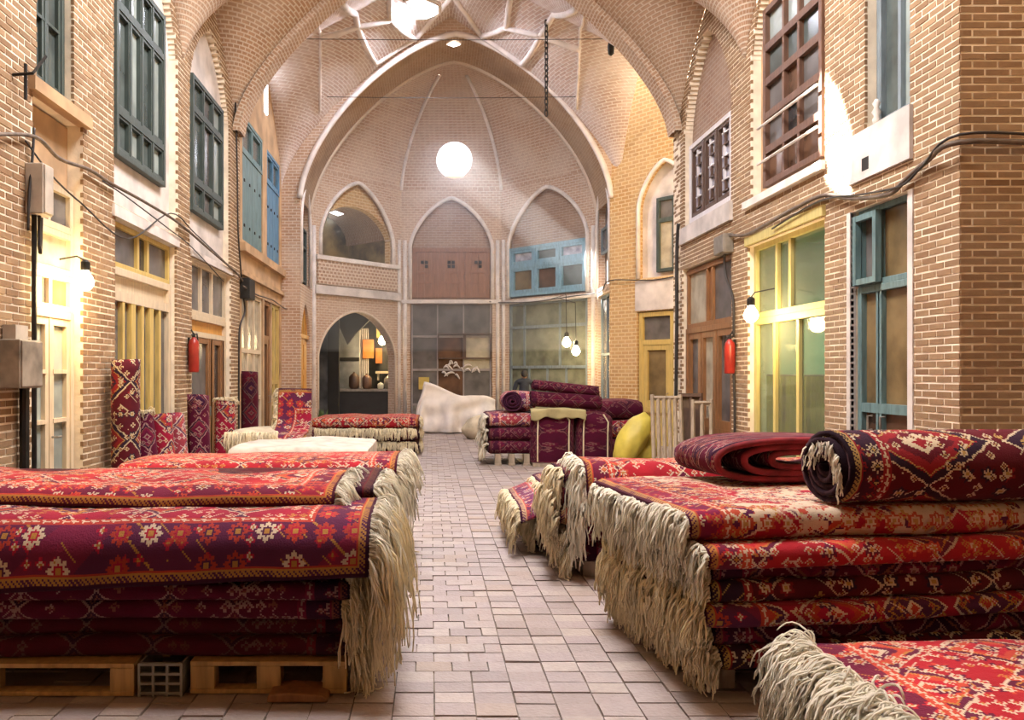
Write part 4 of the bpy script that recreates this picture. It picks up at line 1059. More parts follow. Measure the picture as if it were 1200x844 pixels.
def drape(name, label, m, path, x0, x1, seed, uo=0, v0=0, end=-1, th=.02, nx=60, wav=.015, skew=None, group=None, smoothn=5):
    """a rug spread over a stack: path of (y,z) points swept along x; skew(x01, s01) -> (dx,dy,dz)"""
    P_ = [Vector((0, a, b)) for a, b in path]; fine = []
    for i in range(len(P_)-1):
        a, b, c, d = P_[max(i-1,0)], P_[i], P_[i+1], P_[min(i+2, len(P_)-1)]
        for k in range(smoothn):
            t = k/smoothn; fine.append(.5*((2*b)+(c-a)*t+(2*a-5*b+4*c-d)*t*t+(3*b-a-3*c+d)*t**3))
    fine.append(P_[-1]); arc = [0]
    for a, b in zip(fine, fine[1:]): arc.append(arc[-1]+(b-a).length)
    n = len(fine)-1; rng = random.Random(seed); o1 = rng.uniform(0, 60)
    def fn(a, b):
        j = int(round(b*n)); q = fine[j]; x = x0+(x1-x0)*a
        p = Vector((x, q.y+wav*nz(x*1.6+o1, q.z*2)*1.5, q.z+wav*nz(x*2.1+o1, q.y*2, 4)))
        if skew: p += Vector(skew(a, j/n))
        return p
    mb = MB(); mb.grid(fn, nx, n, lambda a, b: (uo+(a if end < 0 else 1-a)*(x1-x0), v0+arc[int(round(b*n))]))
    o = obj(name, mb, m, smooth=True); solid(o, th, 0); tag(o, label, 'rug', group)
    e_ = 0 if end < 0 else 1
    return o, [Vector(fn(e_, j/n)) for j in range(n+1)]
def roll(name, label, m, a, b, r, seed, turns=5, squash=1, group=None, vflip=0, cat='rug', uo=.0, vo=.2, fringed=0, nl=16, loose=.0):
    """a rolled rug: spiral sheet swept from a to b"""
    a, b = Vector(a), Vector(b); ax = (b-a).normalized(); L = (b-a).length
    up = Vector((0,0,1)) if abs(ax.z) < .8 else Vector((0,-1,0))
    s1 = ax.cross(up).normalized(); s2 = s1.cross(ax).normalized(); rng = random.Random(seed); o1 = rng.uniform(0, 40)
    ns = turns*18
    def fn(p, q):
        th = 2*PI*turns*q+vflip; rad = r*(.18+.82*q)*(1+.05*nz(p*2+o1, th*.6))
        if q > .97: rad *= 1.0+loose*.3
        c = a+ax*(L*p+.012*math.sin(th*.5+o1)*(1 if 0 < p < 1 else 1.5)*(1-abs(2*p-1)*0))
        bend = math.sin(PI*p)*.02*nz(o1, 1)
        return c+s1*(rad*math.cos(th)+bend)+s2*(rad*math.sin(th)*squash)
    mb = MB(); mb.grid(fn, nl, ns, lambda p, q: (uo+L*p, vo+2*PI*r*(1-q)*turns*.9))
    o = obj(name, mb, m, smooth=True); solid(o, r*.82/turns*.72, -1); tag(o, label, cat, group)
    if fringed:
        ee = 0 if fringed < 0 else 1
        fringe(o, [[fn(ee, q/ns) for q in range(ns//2, ns+1)]], (ax if ee else -ax)+Vector((0,0,-.1)), .12, 160, seed, .006)
    return o

# ---------------------------------------------- left front stack on pallets
def pallet(x0, x1, y0, y1, label):
    r = empty('pallet', ((x0+x1)/2, (y0+y1)/2, 0)); tag(r, label, 'pallet', 'pallets under the left stack')
    nb = 6; d = (y1-y0)
    for k in range(nb):
        a = y0+d*k/nb; mb = MB(); mb.wbox(x0, x1, a+.01, a+d/nb-.03, .142, .165); obj('deck_board', mb, 'pallet_wood', r, bev=.003)
    for yb in (y0, (y0+y1)/2-.05, y1-.1):
        mb = MB(); mb.wbox(x0, x1, yb+.01, yb+.09, .004, .026); obj('bottom_board', mb, 'pallet_wood', r, bev=.003)
        for xb in (x0, (x0+x1)/2-.06, x1-.12):
            mb = MB(); mb.wbox(xb, xb+.12, yb+.012, yb+.1, .026, .142); obj('block', mb, 'pallet_wood', r, bev=.004)
pallet(-2.95, -1.47, 4.0, 5.2, 'yellowish wooden pallet at the far left under the dark folded rugs')
pallet(-1.2, -.42, 4.03, 5.2, 'yellowish wooden pallet with two openings next to the aisle')
cr = empty('plastic_crate', (-1.34, 4.2, 0)); tag(cr, 'grey plastic lattice crate wedged between the two pallets', 'crate')
mb = MB(); mb.wbox(-1.45, -1.23, 4.03, 4.35, .0, .012); mb.wbox(-1.45, -1.44, 4.03, 4.35, 0, .165); mb.wbox(-1.24, -1.23, 4.03, 4.35, 0, .165); obj('body', mb, 'plastic_grey', cr)
mb = MB()
for k in range(4): mb.wbox(-1.45, -1.23, 4.01, 4.03, .012+k*.047, .024+k*.047); mb.wbox(-1.45+k*.0693, -1.438+k*.0693, 4.008, 4.028, .0, .166)
obj('lattice_front', mb, 'plastic_grey', cr)
GL = 'dark folded rugs at the bottom of the left front stack'
zc = .168
for k in range(7):
    h = .096+.012*((k*7) % 3)/2
    xe = -.40+.05*math.sin(k*2.1)
    o, ends = folded('folded_rug', 'dark wine folded rug, number %s from the bottom of the left front stack' % ('one two three four five six seven'.split()[k]), 'rug_dark' if k not in (2, 3) else 'rug_wine', -3.1, xe, 4.03+.05*math.sin(k*1.7)+.05, 5.5, zc, zc+h, 40+k, 0, 1.2, 1, GL)
    if k < 6:
        fringe(o, [[Vector((q.x, q.y, q.z)) for q in ends[3:10]]], (.5, -.25, -.3), .30, 90, 60+k, .006, .01, 'fringe_wool', .3)
        fringe(o, [[(xe, 4.1+.1*i, zc+h*.6) for i in range(14)]], (.6, -.1, -.5), .3, 210, 80+k, .007, .01, 'fringe_wool', .25)
    zc += h-.004
zt = zc
def sk(a, s): # the hanging flap is longer towards the left
    q = max(0, (s-.45)/.55); return (0, -.03*q+(.05*(1-a))*q, -.13*(1-a)*q)
o, e = drape('draped_rug', 'crimson and purple rug with a gold border draped over the front of the left stack', 'rug_crimson', [(5.5, zt+.02), (5.0, zt+.03), (4.4, zt+.03), (4.12, zt+.02), (4.0, zt-.05), (3.975, zt-.14), (3.97, zt-.235)], -3.1, -.30, 3, 0, 0, 1, .022, skew=sk)
# flip so that the guard border runs along the hanging lower edge
uvl = o.data.uv_layers[0].data
vmax = max(l.uv[1] for l in uvl)
for l in uvl: l.uv = (l.uv[0], vmax-l.uv[1])
fringe(o, [e], (.7, -.1, -.1), .42, 620, 5, .0065, .01, 'fringe_pale', .28, .52)
fringe(o, [[q+Vector((.02,0,-.03)) for q in e[6:]]], (.5, -.2, -.4), .55, 420, 6, .0065, .01, 'fringe_wool', .25, .5)
o, ends = folded('folded_rug', 'dark folded rug hidden in shadow under the red rug on top of the left stack', 'rug_dark', -3.1, -.33, 4.62, 5.5, zt+.032, zt+.105, 24, 0, .4, 1)
fringe(o, [[(-.33, 4.66+.1*i, zt+.09) for i in range(9)]], (.6, -.1, -.1), .45, 330, 25, .007, .02, 'fringe_pale', .3, .52)
o, e = drape('draped_rug', 'red rug with a dark zigzag border lying on top of the left front stack', 'rug_scarlet', [(5.55, zt+.09), (5.1, zt+.125), (4.6, zt+.13), (4.45, zt+.12), (4.375, zt+.085), (4.36, zt+.035)], -3.2, -.52, 21, 0, 0, 1, .02, wav=.03, skew=lambda a, s: (0, .03*math.sin(a*7), .035*max(0, .7-a)*max(0, s-.5)*2))
uvl = o.data.uv_layers[0].data; vmax = max(l.uv[1] for l in uvl)
for l in uvl: l.uv = (l.uv[0], vmax-l.uv[1])
fringe(o, [e[8:]], (1, -.3, .1), .2, 150, 22, .0065, zt+.03, 'fringe_pale', .5)
fringe(o, [e], (.7, -.1, 0), .34, 300, 23, .007, zt-.3, 'fringe_pale', .4, .55)
mb = MB(); mb.prism(Fr((0, 3.99, 0), (1,0,0), (0,-1,0)), [(-.8, .003), (-.79, .04), (-.7, .05), (-.55, .04), (-.5, .02), (-.5, .003)], -.12, .06); tag(obj('wooden_chock', mb, 'brown_wood', bev=.008), 'reddish wooden chock lying on the floor before the aisle pallet', 'chock')
# second left pile behind
for k in range(4):
    o, ends = folded('folded_rug', 'folded wine rug, layer %s of the second left pile behind the front stack' % ('one two three four'.split()[k]), ['rug_wine','rug_dark','rug_wine','rug_crimson'][k], -2.4, -.35, 6.5, 7.7, .02+k*.2, .21+k*.2, 90+k, 0, 1.0, 1, 'folded rugs of the second left pile')
    fringe(o, [[(-.35, 6.5+.12*i, .02+k*.2+.12) for i in range(11)]], (1, -.2, 0), .3, 150, 95+k, .007, .01, 'fringe_wool', .3)
o, e = drape('draped_rug', 'bright red rug spread over the second left pile with its tasselled end on the aisle', 'rug_scarlet', [(7.75, .82), (7.2, .86), (6.7, .87), (6.48, .84), (6.42, .72), (6.4, .6)], -2.5, -.27, 33, 0, 0, 1, .025, skew=lambda a, s: (0, 0, .03*a))
fringe(o, [e], (1, -.2, .1), .38, 330, 34, .007, .01, 'fringe_pale', .3)

# ---------------------------------------------- left middle: folded pale-backed rug, bundles, far stack
for k in range(3):
    o, ends = folded('folded_rug', ['olive-grey rug back, lowest of the pale pile beyond the second left pile', 'dark rug folded under the pale-backed rug', 'pale-backed folded rug lying face down beyond the second left pile'][k], ['rug_back','rug_dark','pale_back'][k], -2.3, -.72, 9.2, 10.6, .03+k*.26, .28+k*.26-(.05 if k == 2 else 0), 110+k, 0, .9, 1, sag=.03, wav=.06)
    if k < 2: fringe(o, [[(-.72, 9.2+.12*i, .2+k*.26) for i in range(11)]], (1, -.2, 0), .26, 120, 115+k, .009, .01, 'fringe_wool', .3)
o, e = drape('draped_rug', 'crimson rug bent upright against the shop wall with its corner on the pale pile', 'rug_crimson', [(11.7, 1.38), (11.68, 1.1), (11.6, .9), (11.3, .78), (10.9, .76), (10.7, .66)], -2.2, -1.72, 36, .05, 0, -1, .03, nx=24)
fringe(o, [e], (-1, -.3, 0), .2, 200, 37, .009, .3, 'fringe_wool', .4)
o, ends = folded('folded_rug', 'cream-fringed bundle slumped beside the tall dark roll', 'sack_cloth', -2.75, -2.1, 10.9, 11.5, .3, .85, 38, 0, .8, 1, sag=.1, wav=.1, nx=16)
fringe(o, [[(-2.75+.1*i, 10.88, .8) for i in range(8)]], (0, -1, 0), .3, 180, 39, .009, .05, 'fringe_wool', .4)
for k in range(3):
    o, ends = folded('folded_rug', ['dark rug at the base of the far left stack by the cafe arch', 'cream-fringed rug in the middle of the far left stack', 'red rug topping the far left stack by the cafe arch'][k], ['rug_dark','rug_wine','rug_scarlet'][k], -2.35, -.24, 16.0, 17.5, [.02,.28,.52][k], [.27,.51,.72][k], 120+k, 0, 1.0, 1, nx=30)
    if k < 2: fringe(o, [[(-2.3+.1*i, 15.99, [.24,.5][k]) for i in range(21)]], (0, -1, .1), .26, 420, 125+k, .011, .01, 'fringe_wool', .3)
    fringe(o, [[(-.24, 16+.14*i, [.2,.45,.68][k]) for i in range(11)]], (1, -.2, 0), .18, 90, 128+k, .011, .01, 'fringe_wool', .3)

# ---------------------------------------------- rolled rugs standing along the left wall
GRP = 'rolled rugs standing along the left wall'
rl = [('tall patterned roll in red and navy standing by the brick pier at left', 'rug_navy', (147, 8.75), 1.74, .17, (.0, 0)),
      ('short wine roll leaning behind the tall patterned roll', 'rug_wine', (178, 9.5), 1.12, .14, (-.16, .1)),
      ('short crimson roll with a pale band leaning in the middle of the row', 'rug_crimson', (196, 9.75), 1.1, .15, (-.12, .1)),
      ('thin red roll with white lozenges leaning toward the dark roll', 'rug_rose', (216, 10.3), 1.08, .11, (-.14, .1)),
      ('plum roll with a dark top below the left extinguisher', 'rug_wine', (233, 11.0), 1.3, .17, (-.04, .08)),
      ('stout crimson roll with tasselled top next to the plum roll', 'rug_crimson', (262, 12.0), 1.2, .18, (.0, .1)),
      ('tall plain dark roll standing alone before the pale shop window', 'rug_dark', (291, 13.2), 1.62, .16, (.0, .05)),
      ('short red roll standing far back by the yellow window', 'rug_navy', (329, 16.8), 1.28, .12, (0, 0)),
      ('slim red roll next to the orange arched door', 'rug_scarlet', (341, 17.6), 1.2, .09, (0, 0))]
for k, (lb, m, (px, Y), H, r, tl) in enumerate(rl):
    X = max((px-505)*Y/950, XL+r+.02)
    a = Vector((X-tl[0]*-1.0*0, Y, .01)); b = Vector((X+tl[0], Y+tl[1], H))
    roll('rolled_rug', lb, m, a, b, r, 200+k, 4, group=GRP, uo=.06, vo=.3, fringed=(1 if k in (1, 5) else 0), vflip=2.2)

# ---------------------------------------------- right front stack
r = empty('pallet', (2.6, 4.7, 0)); tag(r, 'dark wooden pallet raising the right front stack', 'pallet')
for yb in (4.1, 4.6, 5.1):
    for xb in (1.42, 2.4, 3.6):
        mb = MB(); mb.wbox(xb, xb+.12, yb+(xb-1.4)*.15, yb+.1+(xb-1.4)*.15, .005, .12); obj('block', mb, 'grey_wood', r, bev=.004)
for k in range(6):
    F_ = Fr((1.38, 4.08, 0), (1,.15,0), (-.15,1,0)); mb = MB(); mb.box(F_, 0, 2.4, .12, .145, k*.2, k*.2+.15); obj('deck_board', mb, 'grey_wood', r, bev=.003)
GR = 'folded rugs of the right front stack'
lay = [('rug_navy', .148, .262, 1.40, 'navy and red rug at the bottom of the right front stack'), ('rug_wine', .259, .365, 1.37, 'wine rug, second from the bottom of the right front stack'),
       ('rug_crimson', .362, .47, 1.32, 'crimson patterned rug, third from the bottom of the right front stack'), ('rug_navy', .467, .57, 1.36, 'dark brown-red rug in the middle of the right front stack'),
       ('rug_wine', .567, .645, 1.38, 'thin plain red fold below the pale-edged rug of the right front stack'), ('rug_scarlet', .642, .77, 1.33, 'red and cream rug, second from the top of the right front stack'),
       ('rug_cream', .767, .91, 1.27, 'cream, purple and red rug on top of the right front stack')]
RO = .15
def rt(xe, x, y, z): dx, dy = x-xe, y-3.95; return (xe+dx*math.cos(RO)-dy*math.sin(RO), 3.95+dx*math.sin(RO)+dy*math.cos(RO), z)
for k, (m, a, b, xe, lb) in enumerate(lay):
    o, ends = folded('folded_rug', lb, m, xe, 3.9, 3.93+.05*math.sin(k*2.3)+(.05 if k == 4 else 0), 5.25, a, b, 300+k, 0, [.9,1.4,1.25,.5,1.0,1.3,1.55][k], -1, GR, wav=.04, bulge=.04, rot=RO)
    wl = 'fringe_pale' if k > 4 else 'fringe_wool'
    fringe(o, [[q for q in ends[2:13]]], (-.8, -.35, .0), .2 if k != 3 else .28, 120, 310+k, .0065, .01, wl, .4)
    fringe(o, [[rt(xe, xe, 4.0+.1*i, a+(b-a)*.7) for i in range(14)]], (-.6, -.2, -.1), .25, 300, 330+k, .0075, .01, wl, .3, .5)
o = roll('rolled_rug', 'thick navy and red rolled rug with cream leaf figures lying on the right front stack', 'rug_leaf', (2.07, 4.27, 1.105), (3.9, 4.5, 1.095), .225, 350, 5, .9, uo=.0, vo=.9, vflip=2.6)
fringe(o, [[(2.07, 4.27+.17*math.cos(t*.5), 1.095+.16*math.sin(t*.5)) for t in range(1, 8)]], (-.5, -.6, -.2), .14, 50, 351, .006, .92, 'fringe_pale', .5)
# flattened roll showing plain red edges, behind
mb = MB()
def flat(p, q):
    turns = 2.6; th = -PI/2-2*PI*turns*q; rr = .3+.7*q; w_, h_ = .62*rr, .13*rr
    c, s_ = math.cos(th), math.sin(th)
    x = 2.32+w_*math.copysign(abs(c)**.6, c); z = 1.045+h_*math.copysign(abs(s_)**.75, s_)+.02*math.sin((x-1.7)*2.5)
    return (x-.1*p, 4.98+.5*p+.03*nz(q*9, 2), z+.006*nz(x*4, p))
mb.grid(flat, 8, 120, lambda p, q: (.35+q*2.2, .35+p*.9))
o = obj('folded_rug', mb, 'rug_wine', smooth=True); solid(o, .03, 0); tag(o, 'loosely folded red rug with plain red edges behind the thick roll', 'rug')
mb = MB(); mb.tube([Vector(flat(0, q/140))+Vector((0,-.012,0)) for q in range(141)], .022, 6); obj('selvedge', mb, 'red_selvedge', o, smooth=True)
o = roll('rolled_rug', 'plain dark red roll lying against the right wall behind the thick roll', 'red_selvedge', (2.75, 5.3, 1.03), (4.15, 5.7, 1.03), .12, 352, 3, .8)

# ---------------------------------------------- right second stack
GR2 = 'folded rugs of the right second stack'
for k in range(5):
    a = .12+k*.145; xe = [1.12,1.06,1.0,.98,1.04][k]
    o, ends = folded('folded_rug', 'wine folded rug, layer %s from the floor in the right second stack' % 'one two three four five'.split()[k], ['rug_dark','rug_wine','rug_cream','rug_dark','rug_wine'][k], xe, 3.9, 6.35+.04*math.sin(k*2), 6.95, a, a+.145, 400+k, 0, 1.2, -1, GR2)
    fringe(o, [[(xe, 6.35+.11*i, a+.1) for i in range(7)]], (-.6, -.15, -.2), .3, 170, 410+k, .0085, .01, 'fringe_wool', .35, .5)
    fringe(o, [[q for q in ends[2:12]]], (-.7, -.4, 0), .26, 110, 420+k, .0085, .01, 'fringe_wool', .35)
for k in range(3):
    mb = MB(); mb.wbox(1.2+k*1.2, 1.3+k*1.2, 6.4, 6.9, .0, .118); tag(obj('timber_bearer', mb, 'grey_wood', bev=.006), 'rough timber bearer, number %s under the right second stack' % 'one two three'.split()[k], 'timber', 'bearers under the right second stack')
o, e = drape('draped_rug', 'flowered red rug with pale border hanging over the front of the right second stack', 'rug_scarlet', [(6.98, .82), (6.85, .88), (6.55, .895), (6.38, .88), (6.29, .79), (6.26, .62), (6.255, .42)], 1.2, 3.9, 43, 0, .3, -1, .025)
uvl = o.data.uv_layers[0].data; vmax = max(l.uv[1] for l in uvl)
for l in uvl: l.uv = (l.uv[0], vmax-l.uv[1])
fringe(o, [e], (-.6, -.2, 0), .4, 560, 44, .008, .05, 'fringe_pale', .4, .52)
for k in range(3):
    a = .02+k*.185
    o, ends = folded('folded_rug', 'rose-brown folded rug, layer %s of the low pile behind the right second stack' % 'one two three'.split()[k], ['rug_dark','rug_wine','rug_rose'][k], .95+.05*k, 2.4, 7.15, 8.3, a, a+.185, 440+k, 0, .8, -1, 'low pile behind the right second stack', nx=24)
    fringe(o, [[(.95+.05*k, 7.15+.11*i, a+.14) for i in range(11)]], (-.6, -.2, -.1), .26, 200, 445+k, .0085, .01, 'fringe_wool', .35, .5)
def sk2(a, s): return (0, 0, -.2*max(0, .3-a)/.3)
o, e = drape('draped_rug', 'faded lilac-rose rug with its corner drooping toward the aisle behind the right second stack', 'rug_rose', [(8.45, .56), (8.2, .6), (7.6, .61), (7.15, .6), (7.05, .5)], .78, 2.4, 45, 0, 0, -1, .03, skew=sk2)
fringe(o, [e], (-.7, -.3, -.1), .3, 330, 46, .0085, .02, 'fringe_wool', .35, .55)

# ---------------------------------------------- rug at the front right corner
def sk3(a, s): return (.18*(s)*0, 0, 0)
for k in range(2):
    o, ends = folded('folded_rug', ['dark rug folded under the bright rug in the front right corner', 'wine rug directly below the bright rug in the front right corner'][k], ['rug_dark','rug_wine'][k], 1.66, 3.4, 2.35, 3.6, .01+k*.18, .185+k*.18, 500+k, 0, 1, -1)
    fringe(o, [[(1.66, 2.4+.1*i, .14+k*.18) for i in range(13)]], (-1, 0, 0), .26, 260, 510+k, .006, .01, 'fringe_pale', .35)
o, e = drape('draped_rug', 'bright orange-red rug with medallions spread flat in the front right corner', 'rug_scarlet', [(3.72, .3), (3.68, .375), (3.5, .40), (3.0, .41), (2.6, .40), (2.36, .37), (2.3, .2)], 1.58, 3.4, 51, 0, .35, -1, .025, nx=70, skew=lambda a, s: (.1*(1-s), 0, -.03*max(0, 1-a*6)))
fringe(o, [e], (-1, -.1, .5), .3, 700, 52, .006, .01, 'fringe_pale', .5, .7)
fringe(o, [[q+Vector((-.02, 0, -.04)) for q in e]], (-1, -.1, -.1), .36, 600, 53, .006, .01, 'fringe_pale', .4, .62)
fringe(o, [[q+Vector((.03, 0, .02)) for q in e[5:-6]]], (-.7, -.2, .9), .2, 330, 54, .006, .2, 'fringe_pale', .6, .72)

# ---------------------------------------------- centre right group
for k in range(3):
    o, ends = folded('folded_rug', 'magenta folded rug, layer %s of the low pile on blocks in mid distance' % 'one two three'.split()[k], ['rug_plum','rug_plum','rug_rose'][k], 1.0, 1.78, 14.1, 15.3, .2+k*.24, .43+k*.24, 600+k, 0, 1, -1, 'low pile on blocks in mid distance', nx=20)
    fringe(o, [[(1.0, 14.1+.12*i, .36+k*.24) for i in range(10)]], (-1, -.5, 0), .32, 130, 610+k, .011, .01, 'fringe_pale', .35)
for k, xb in enumerate((1.12, 1.36, 1.62)):
    mb = MB(); mb.wbox(xb, xb+.1, 14.12, 14.3, .0, .2); mb.wbox(xb-.01, xb+.11, 14.1, 14.32, .0, .03); tag(obj('wood_block', mb, 'grey_wood'), ['left','middle','right'][k]+' pale block under the low magenta pile', 'block', 'blocks under the low pile')
roll('rolled_rug', 'small rose roll with a round patterned end on the low magenta pile', 'rug_rose', (1.42, 14.15, 1.12), (1.45, 15.0, 1.12), .2, 620, 5, .95)
o, ends = folded('folded_rug', 'rose rug folded beside the round roll on the low magenta pile', 'rug_rose', 1.5, 1.85, 14.3, 15.2, .93, 1.3, 621, 0, .7, -1, nx=12)
def bundle(x0, x1, y0, y1, z0, z1, m, label, seed):
    mb = MB(); xm, ym = (x0+x1)/2, (y0+y1)/2
    def fn(a, b):
        th = 2*PI*a; e = .35; c, s_ = math.cos(th), math.sin(th)
        x = xm+(x1-x0)/2*math.copysign(abs(c)**e, c)*(1+.04*nz(th, b*3, seed)); y = ym+(y1-y0)/2*math.copysign(abs(s_)**e, s_)
        z = z0+(z1-z0)*b; k = 1 if b < .85 else 1-.35*((b-.85)/.15)**2
        return (xm+(x-xm)*k, ym+(y-ym)*k, z)
    mb.grid(fn, 40, 14, lambda a, b: (a*2.4, b*(z1-z0)+.2))
    top = len(mb.v); mb.v += [Vector(fn(k/40, 1)) for k in range(40)]; mb.f.append(tuple(range(top, top+40)))
    mb.uv[len(mb.f)-1] = [(.5, .5)]*40
    o = obj('rug_bundle', mb, m, smooth=True); tag(o, label, 'rug', 'upright rug bundles in mid distance')
    for xs_ in (x0+.12, x1-.12):
        t = MB(); t.tube([Vector((xs_, y0-.012, z0+.02)), Vector((xs_, y0-.02, z1*.6)), Vector((xs_+.01, y0-.012, z1-.16)), Vector((xs_+.06*(1 if xs_ < xm else -1), y0+.05, z1-.03))], .013, 6); obj('pale_edge', t, 'fringe_wool', o)
    return o
bundle(1.72, 2.5, 14.0, 14.8, .06, .95, 'rug_plum', 'upright plum rug bundle with two pale edge stripes, left of the pair', 630)
bundle(2.52, 3.18, 14.05, 14.8, .06, .92, 'rug_plum', 'upright plum rug bundle with two pale edge stripes, right of the pair', 631)
mb = MB(); mb.wbox(1.75, 3.3, 13.9, 14.9, .0, .055); tag(obj('base_board', mb, 'grey_wood'), 'low board under the two upright rug bundles', 'board')
mb = MB()
mb.grid(lambda a, b: (1.72+.95*a, 14.75-.78*min(b, .6)/.6-.02*(b > .6), .97+.03*nz(a*4, b*3)+.04*math.sin(a*PI)-max(0, b-.6)*.42*(1+.4*nz(a*5, 1))), 24, 20)
o = obj('cloth', mb, 'olive_cloth', smooth=True); solid(o, .012, 1); tag(o, 'beige cloth laid over the upright rug bundles', 'cloth')
roll('rolled_rug', 'thick plum roll lying across the beige cloth in mid distance', 'rug_plum', (1.76, 14.25, 1.17), (2.98, 14.3, 1.1), .15, 640, 4, uo=.1, vo=.8)
roll('rolled_rug', 'thinner plum roll resting on top of the thick plum roll', 'rug_plum', (1.8, 14.3, 1.41), (2.95, 14.32, 1.29), .105, 641, 4, uo=.1, vo=.8)
for k in range(3):
    o, ends = folded('folded_rug', ['dark rug at the base of the pile behind the yellow sack','maroon rug in the middle of the pile behind the yellow sack','crimson rug with a pale end on top of the pile behind the yellow sack'][k], ['rug_plum','rug_crimson','rug_plum'][k], 2.9-.1*k, 3.9, 14.9, 15.9, .05+k*.36, .4+k*.36, 650+k, 0, .9, -1, nx=16)
fringe(o, [[(2.7, 14.9+.1*i, 1.1) for i in range(8)]], (-1, -.4, 0), .2, 60, 655, .011, .1, 'fringe_pale', .4)
# sacks
def sack(name, label, m, c, sx, sy, sz, lean, seed, knot=True):
    c = Vector(c); mb = MB(); N = 22
    def fn(a, b):
        th = 2*PI*a; v = b; rad = math.sin(PI*min(1, v*.86+.07))**.6*(1 if v < .9 else 1-.8*(v-.9)/.1)
        rad *= 1+.10*nz(math.cos(th)*1.6+seed, math.sin(th)*1.6, v*4)+.035*math.sin(th*7+v*9)
        return c+Vector((sx*rad*math.cos(th)+lean[0]*v, sy*rad*math.sin(th)+lean[1]*v, sz*v))
    mb.grid(fn, 30, N); b0 = len(mb.v); mb.v += [Vector(fn(k/30, 0)) for k in range(30)]; mb.f.append(tuple(range(b0, b0+30))[::-1])
    b0 = len(mb.v); mb.v += [Vector(fn(k/30, 1)) for k in range(30)]; mb.f.append(tuple(range(b0, b0+30)))
    o = obj(name, mb, m, smooth=True); tag(o, label, 'sack')
    return o
sack('sack', 'bulging mustard-yellow sack leaning toward the wooden frames', 'sack_yellow', (3.12, 13.3, .1), .26, .22, .86, (.42, .15), 3)
sack('sack', 'smaller mustard sack slumped behind the leaning yellow sack', 'sack_yellow', (3.52, 13.5, .05), .22, .2, .55, (.1, .1), 5)
sack('sack', 'dirty white cloth sack slumped in front of the white sheet', 'sack_cloth', (1.1, 19.8, .0), .46, .35, .62, (.28, .1), 9)
sack('sack', 'crumpled pale sack between the white sheet and the magenta pile', 'canvas_white', (1.5, 18.6, .0), .3, .3, .72, (.1, .1), 12)
# wooden frames leaning at the right wall
def leanframe(x0, x1, y0, H, lean, m, label, nb, dark=False):
    r = empty('leaning_frame', ((x0+x1)/2, y0, 0)); tag(r, label, 'frame', 'frames leaning at the right wall')
    F = Fr((0, y0, 0), (1,0,0), (0,-1,0))
    def bar(name, a, b, c, d):
        mb = MB(); mb.tube([Vector((a, y0+lean*c/H, c)), Vector((b, y0+lean*d/H, d))], .032, 4); obj(name, mb, m, r)
    bar('stile', x0, x0+.06, .02, H); bar('stile', x1, x1+.06, .02, H); bar('rail', x0+.05, x1+.05, H-.05, H-.05); bar('rail', x0, x1, .15, .15)
    for k in range(nb): bar('slat', x0+(x1-x0)*(k+1)/(nb+1), x0+.06+(x1-x0)*(k+1)/(nb+1), .15, H-.05)
    if dark:
        mb = MB(); i = [Vector((x0, y0+.03, .05)), Vector((x1, y0+.03, .05)), Vector((x1+.06, y0+lean+.03, H)), Vector((x0+.06, y0+lean+.03, H))]; j = [q+Vector((0,.03,0)) for q in i]
        mb.v += i+j; mb.f += [(0,1,2,3), (7,6,5,4), (0,4,5,1), (1,5,6,2), (2,6,7,3), (3,7,4,0)]; obj('board', mb, 'dark_wood', r)
leanframe(3.42, 3.86, 12.4, 1.27, .35, 'grey_wood', 'pale weathered slatted frame leaning beside the yellow sack', 4)
leanframe(3.88, 4.2, 12.5, 1.29, .3, 'dark_wood', 'dark boarded frame leaning at the brown shop door', 1, True)
leanframe(3.98, 4.26, 12.3, 1.2, .2, 'grey_wood', 'narrow grey frame leaning nearest the right wall', 1)
# white sheet over goods
mb = MB()
def sheet(a, b):
    x = -.42+2.15*a; top = 1.42-.55*a**.8+.06*math.sin(a*9); top = min(top, .35+9*a) if a < .12 else top
    if b < .3: y, z = 22.3-.6*(b/.3), top-.05*(1-b/.3)
    else:
        t = (b-.3)/.7; y = 21.7-.15*t-.15*t*math.sin(a*15+1+t)-.07*math.sin(a*29+2*t)*t-.03*math.sin(t*14+a*9); z = top*(1-t)+.03*t
    return (x+.05*nz(z*2, a*3), y+.05*nz(x*2, z*3, 5), z+.03*nz(x*3, 2))
mb.grid(sheet, 60, 36); o = obj('dust_sheet', mb, 'canvas_white', smooth=True); solid(o, .015); tag(o, 'large white sheet draped over goods before the far shop window', 'sheet')
# small plant by the cafe arch
pl_ = empty('potted_plant', (-2.5, 18.6, 0)); tag(pl_, 'small leafy potted plant by the cafe arch', 'plant')
mb = MB(); mb.lathe([(.1, 0), (.14, .25), (.15, .28), (.13, .28)], (-2.5, 18.6, 0), 14); obj('pot', mb, 'terracotta', pl_)
random.seed(9)
mb = MB()
for k in range(46):
    an = random.uniform(0, 2*PI); h = random.uniform(.15, .5); q = Vector((-2.5, 18.6, .26)); d = Vector((math.cos(an)*.24*random.random(), math.sin(an)*.24*random.random(), h))
    s_ = Vector((-math.sin(an), math.cos(an), 0))*.035; mb.v += [q+d*.5, q+d*.8+s_, q+d*1.1, q+d*.8-s_]; i = len(mb.v); mb.f.append((i-4, i-3, i-2, i-1))
    mb.tube([q, q+d*.55], .004, 3, cap=False)
obj('foliage', mb, 'leaf', pl_, kind='stuff')

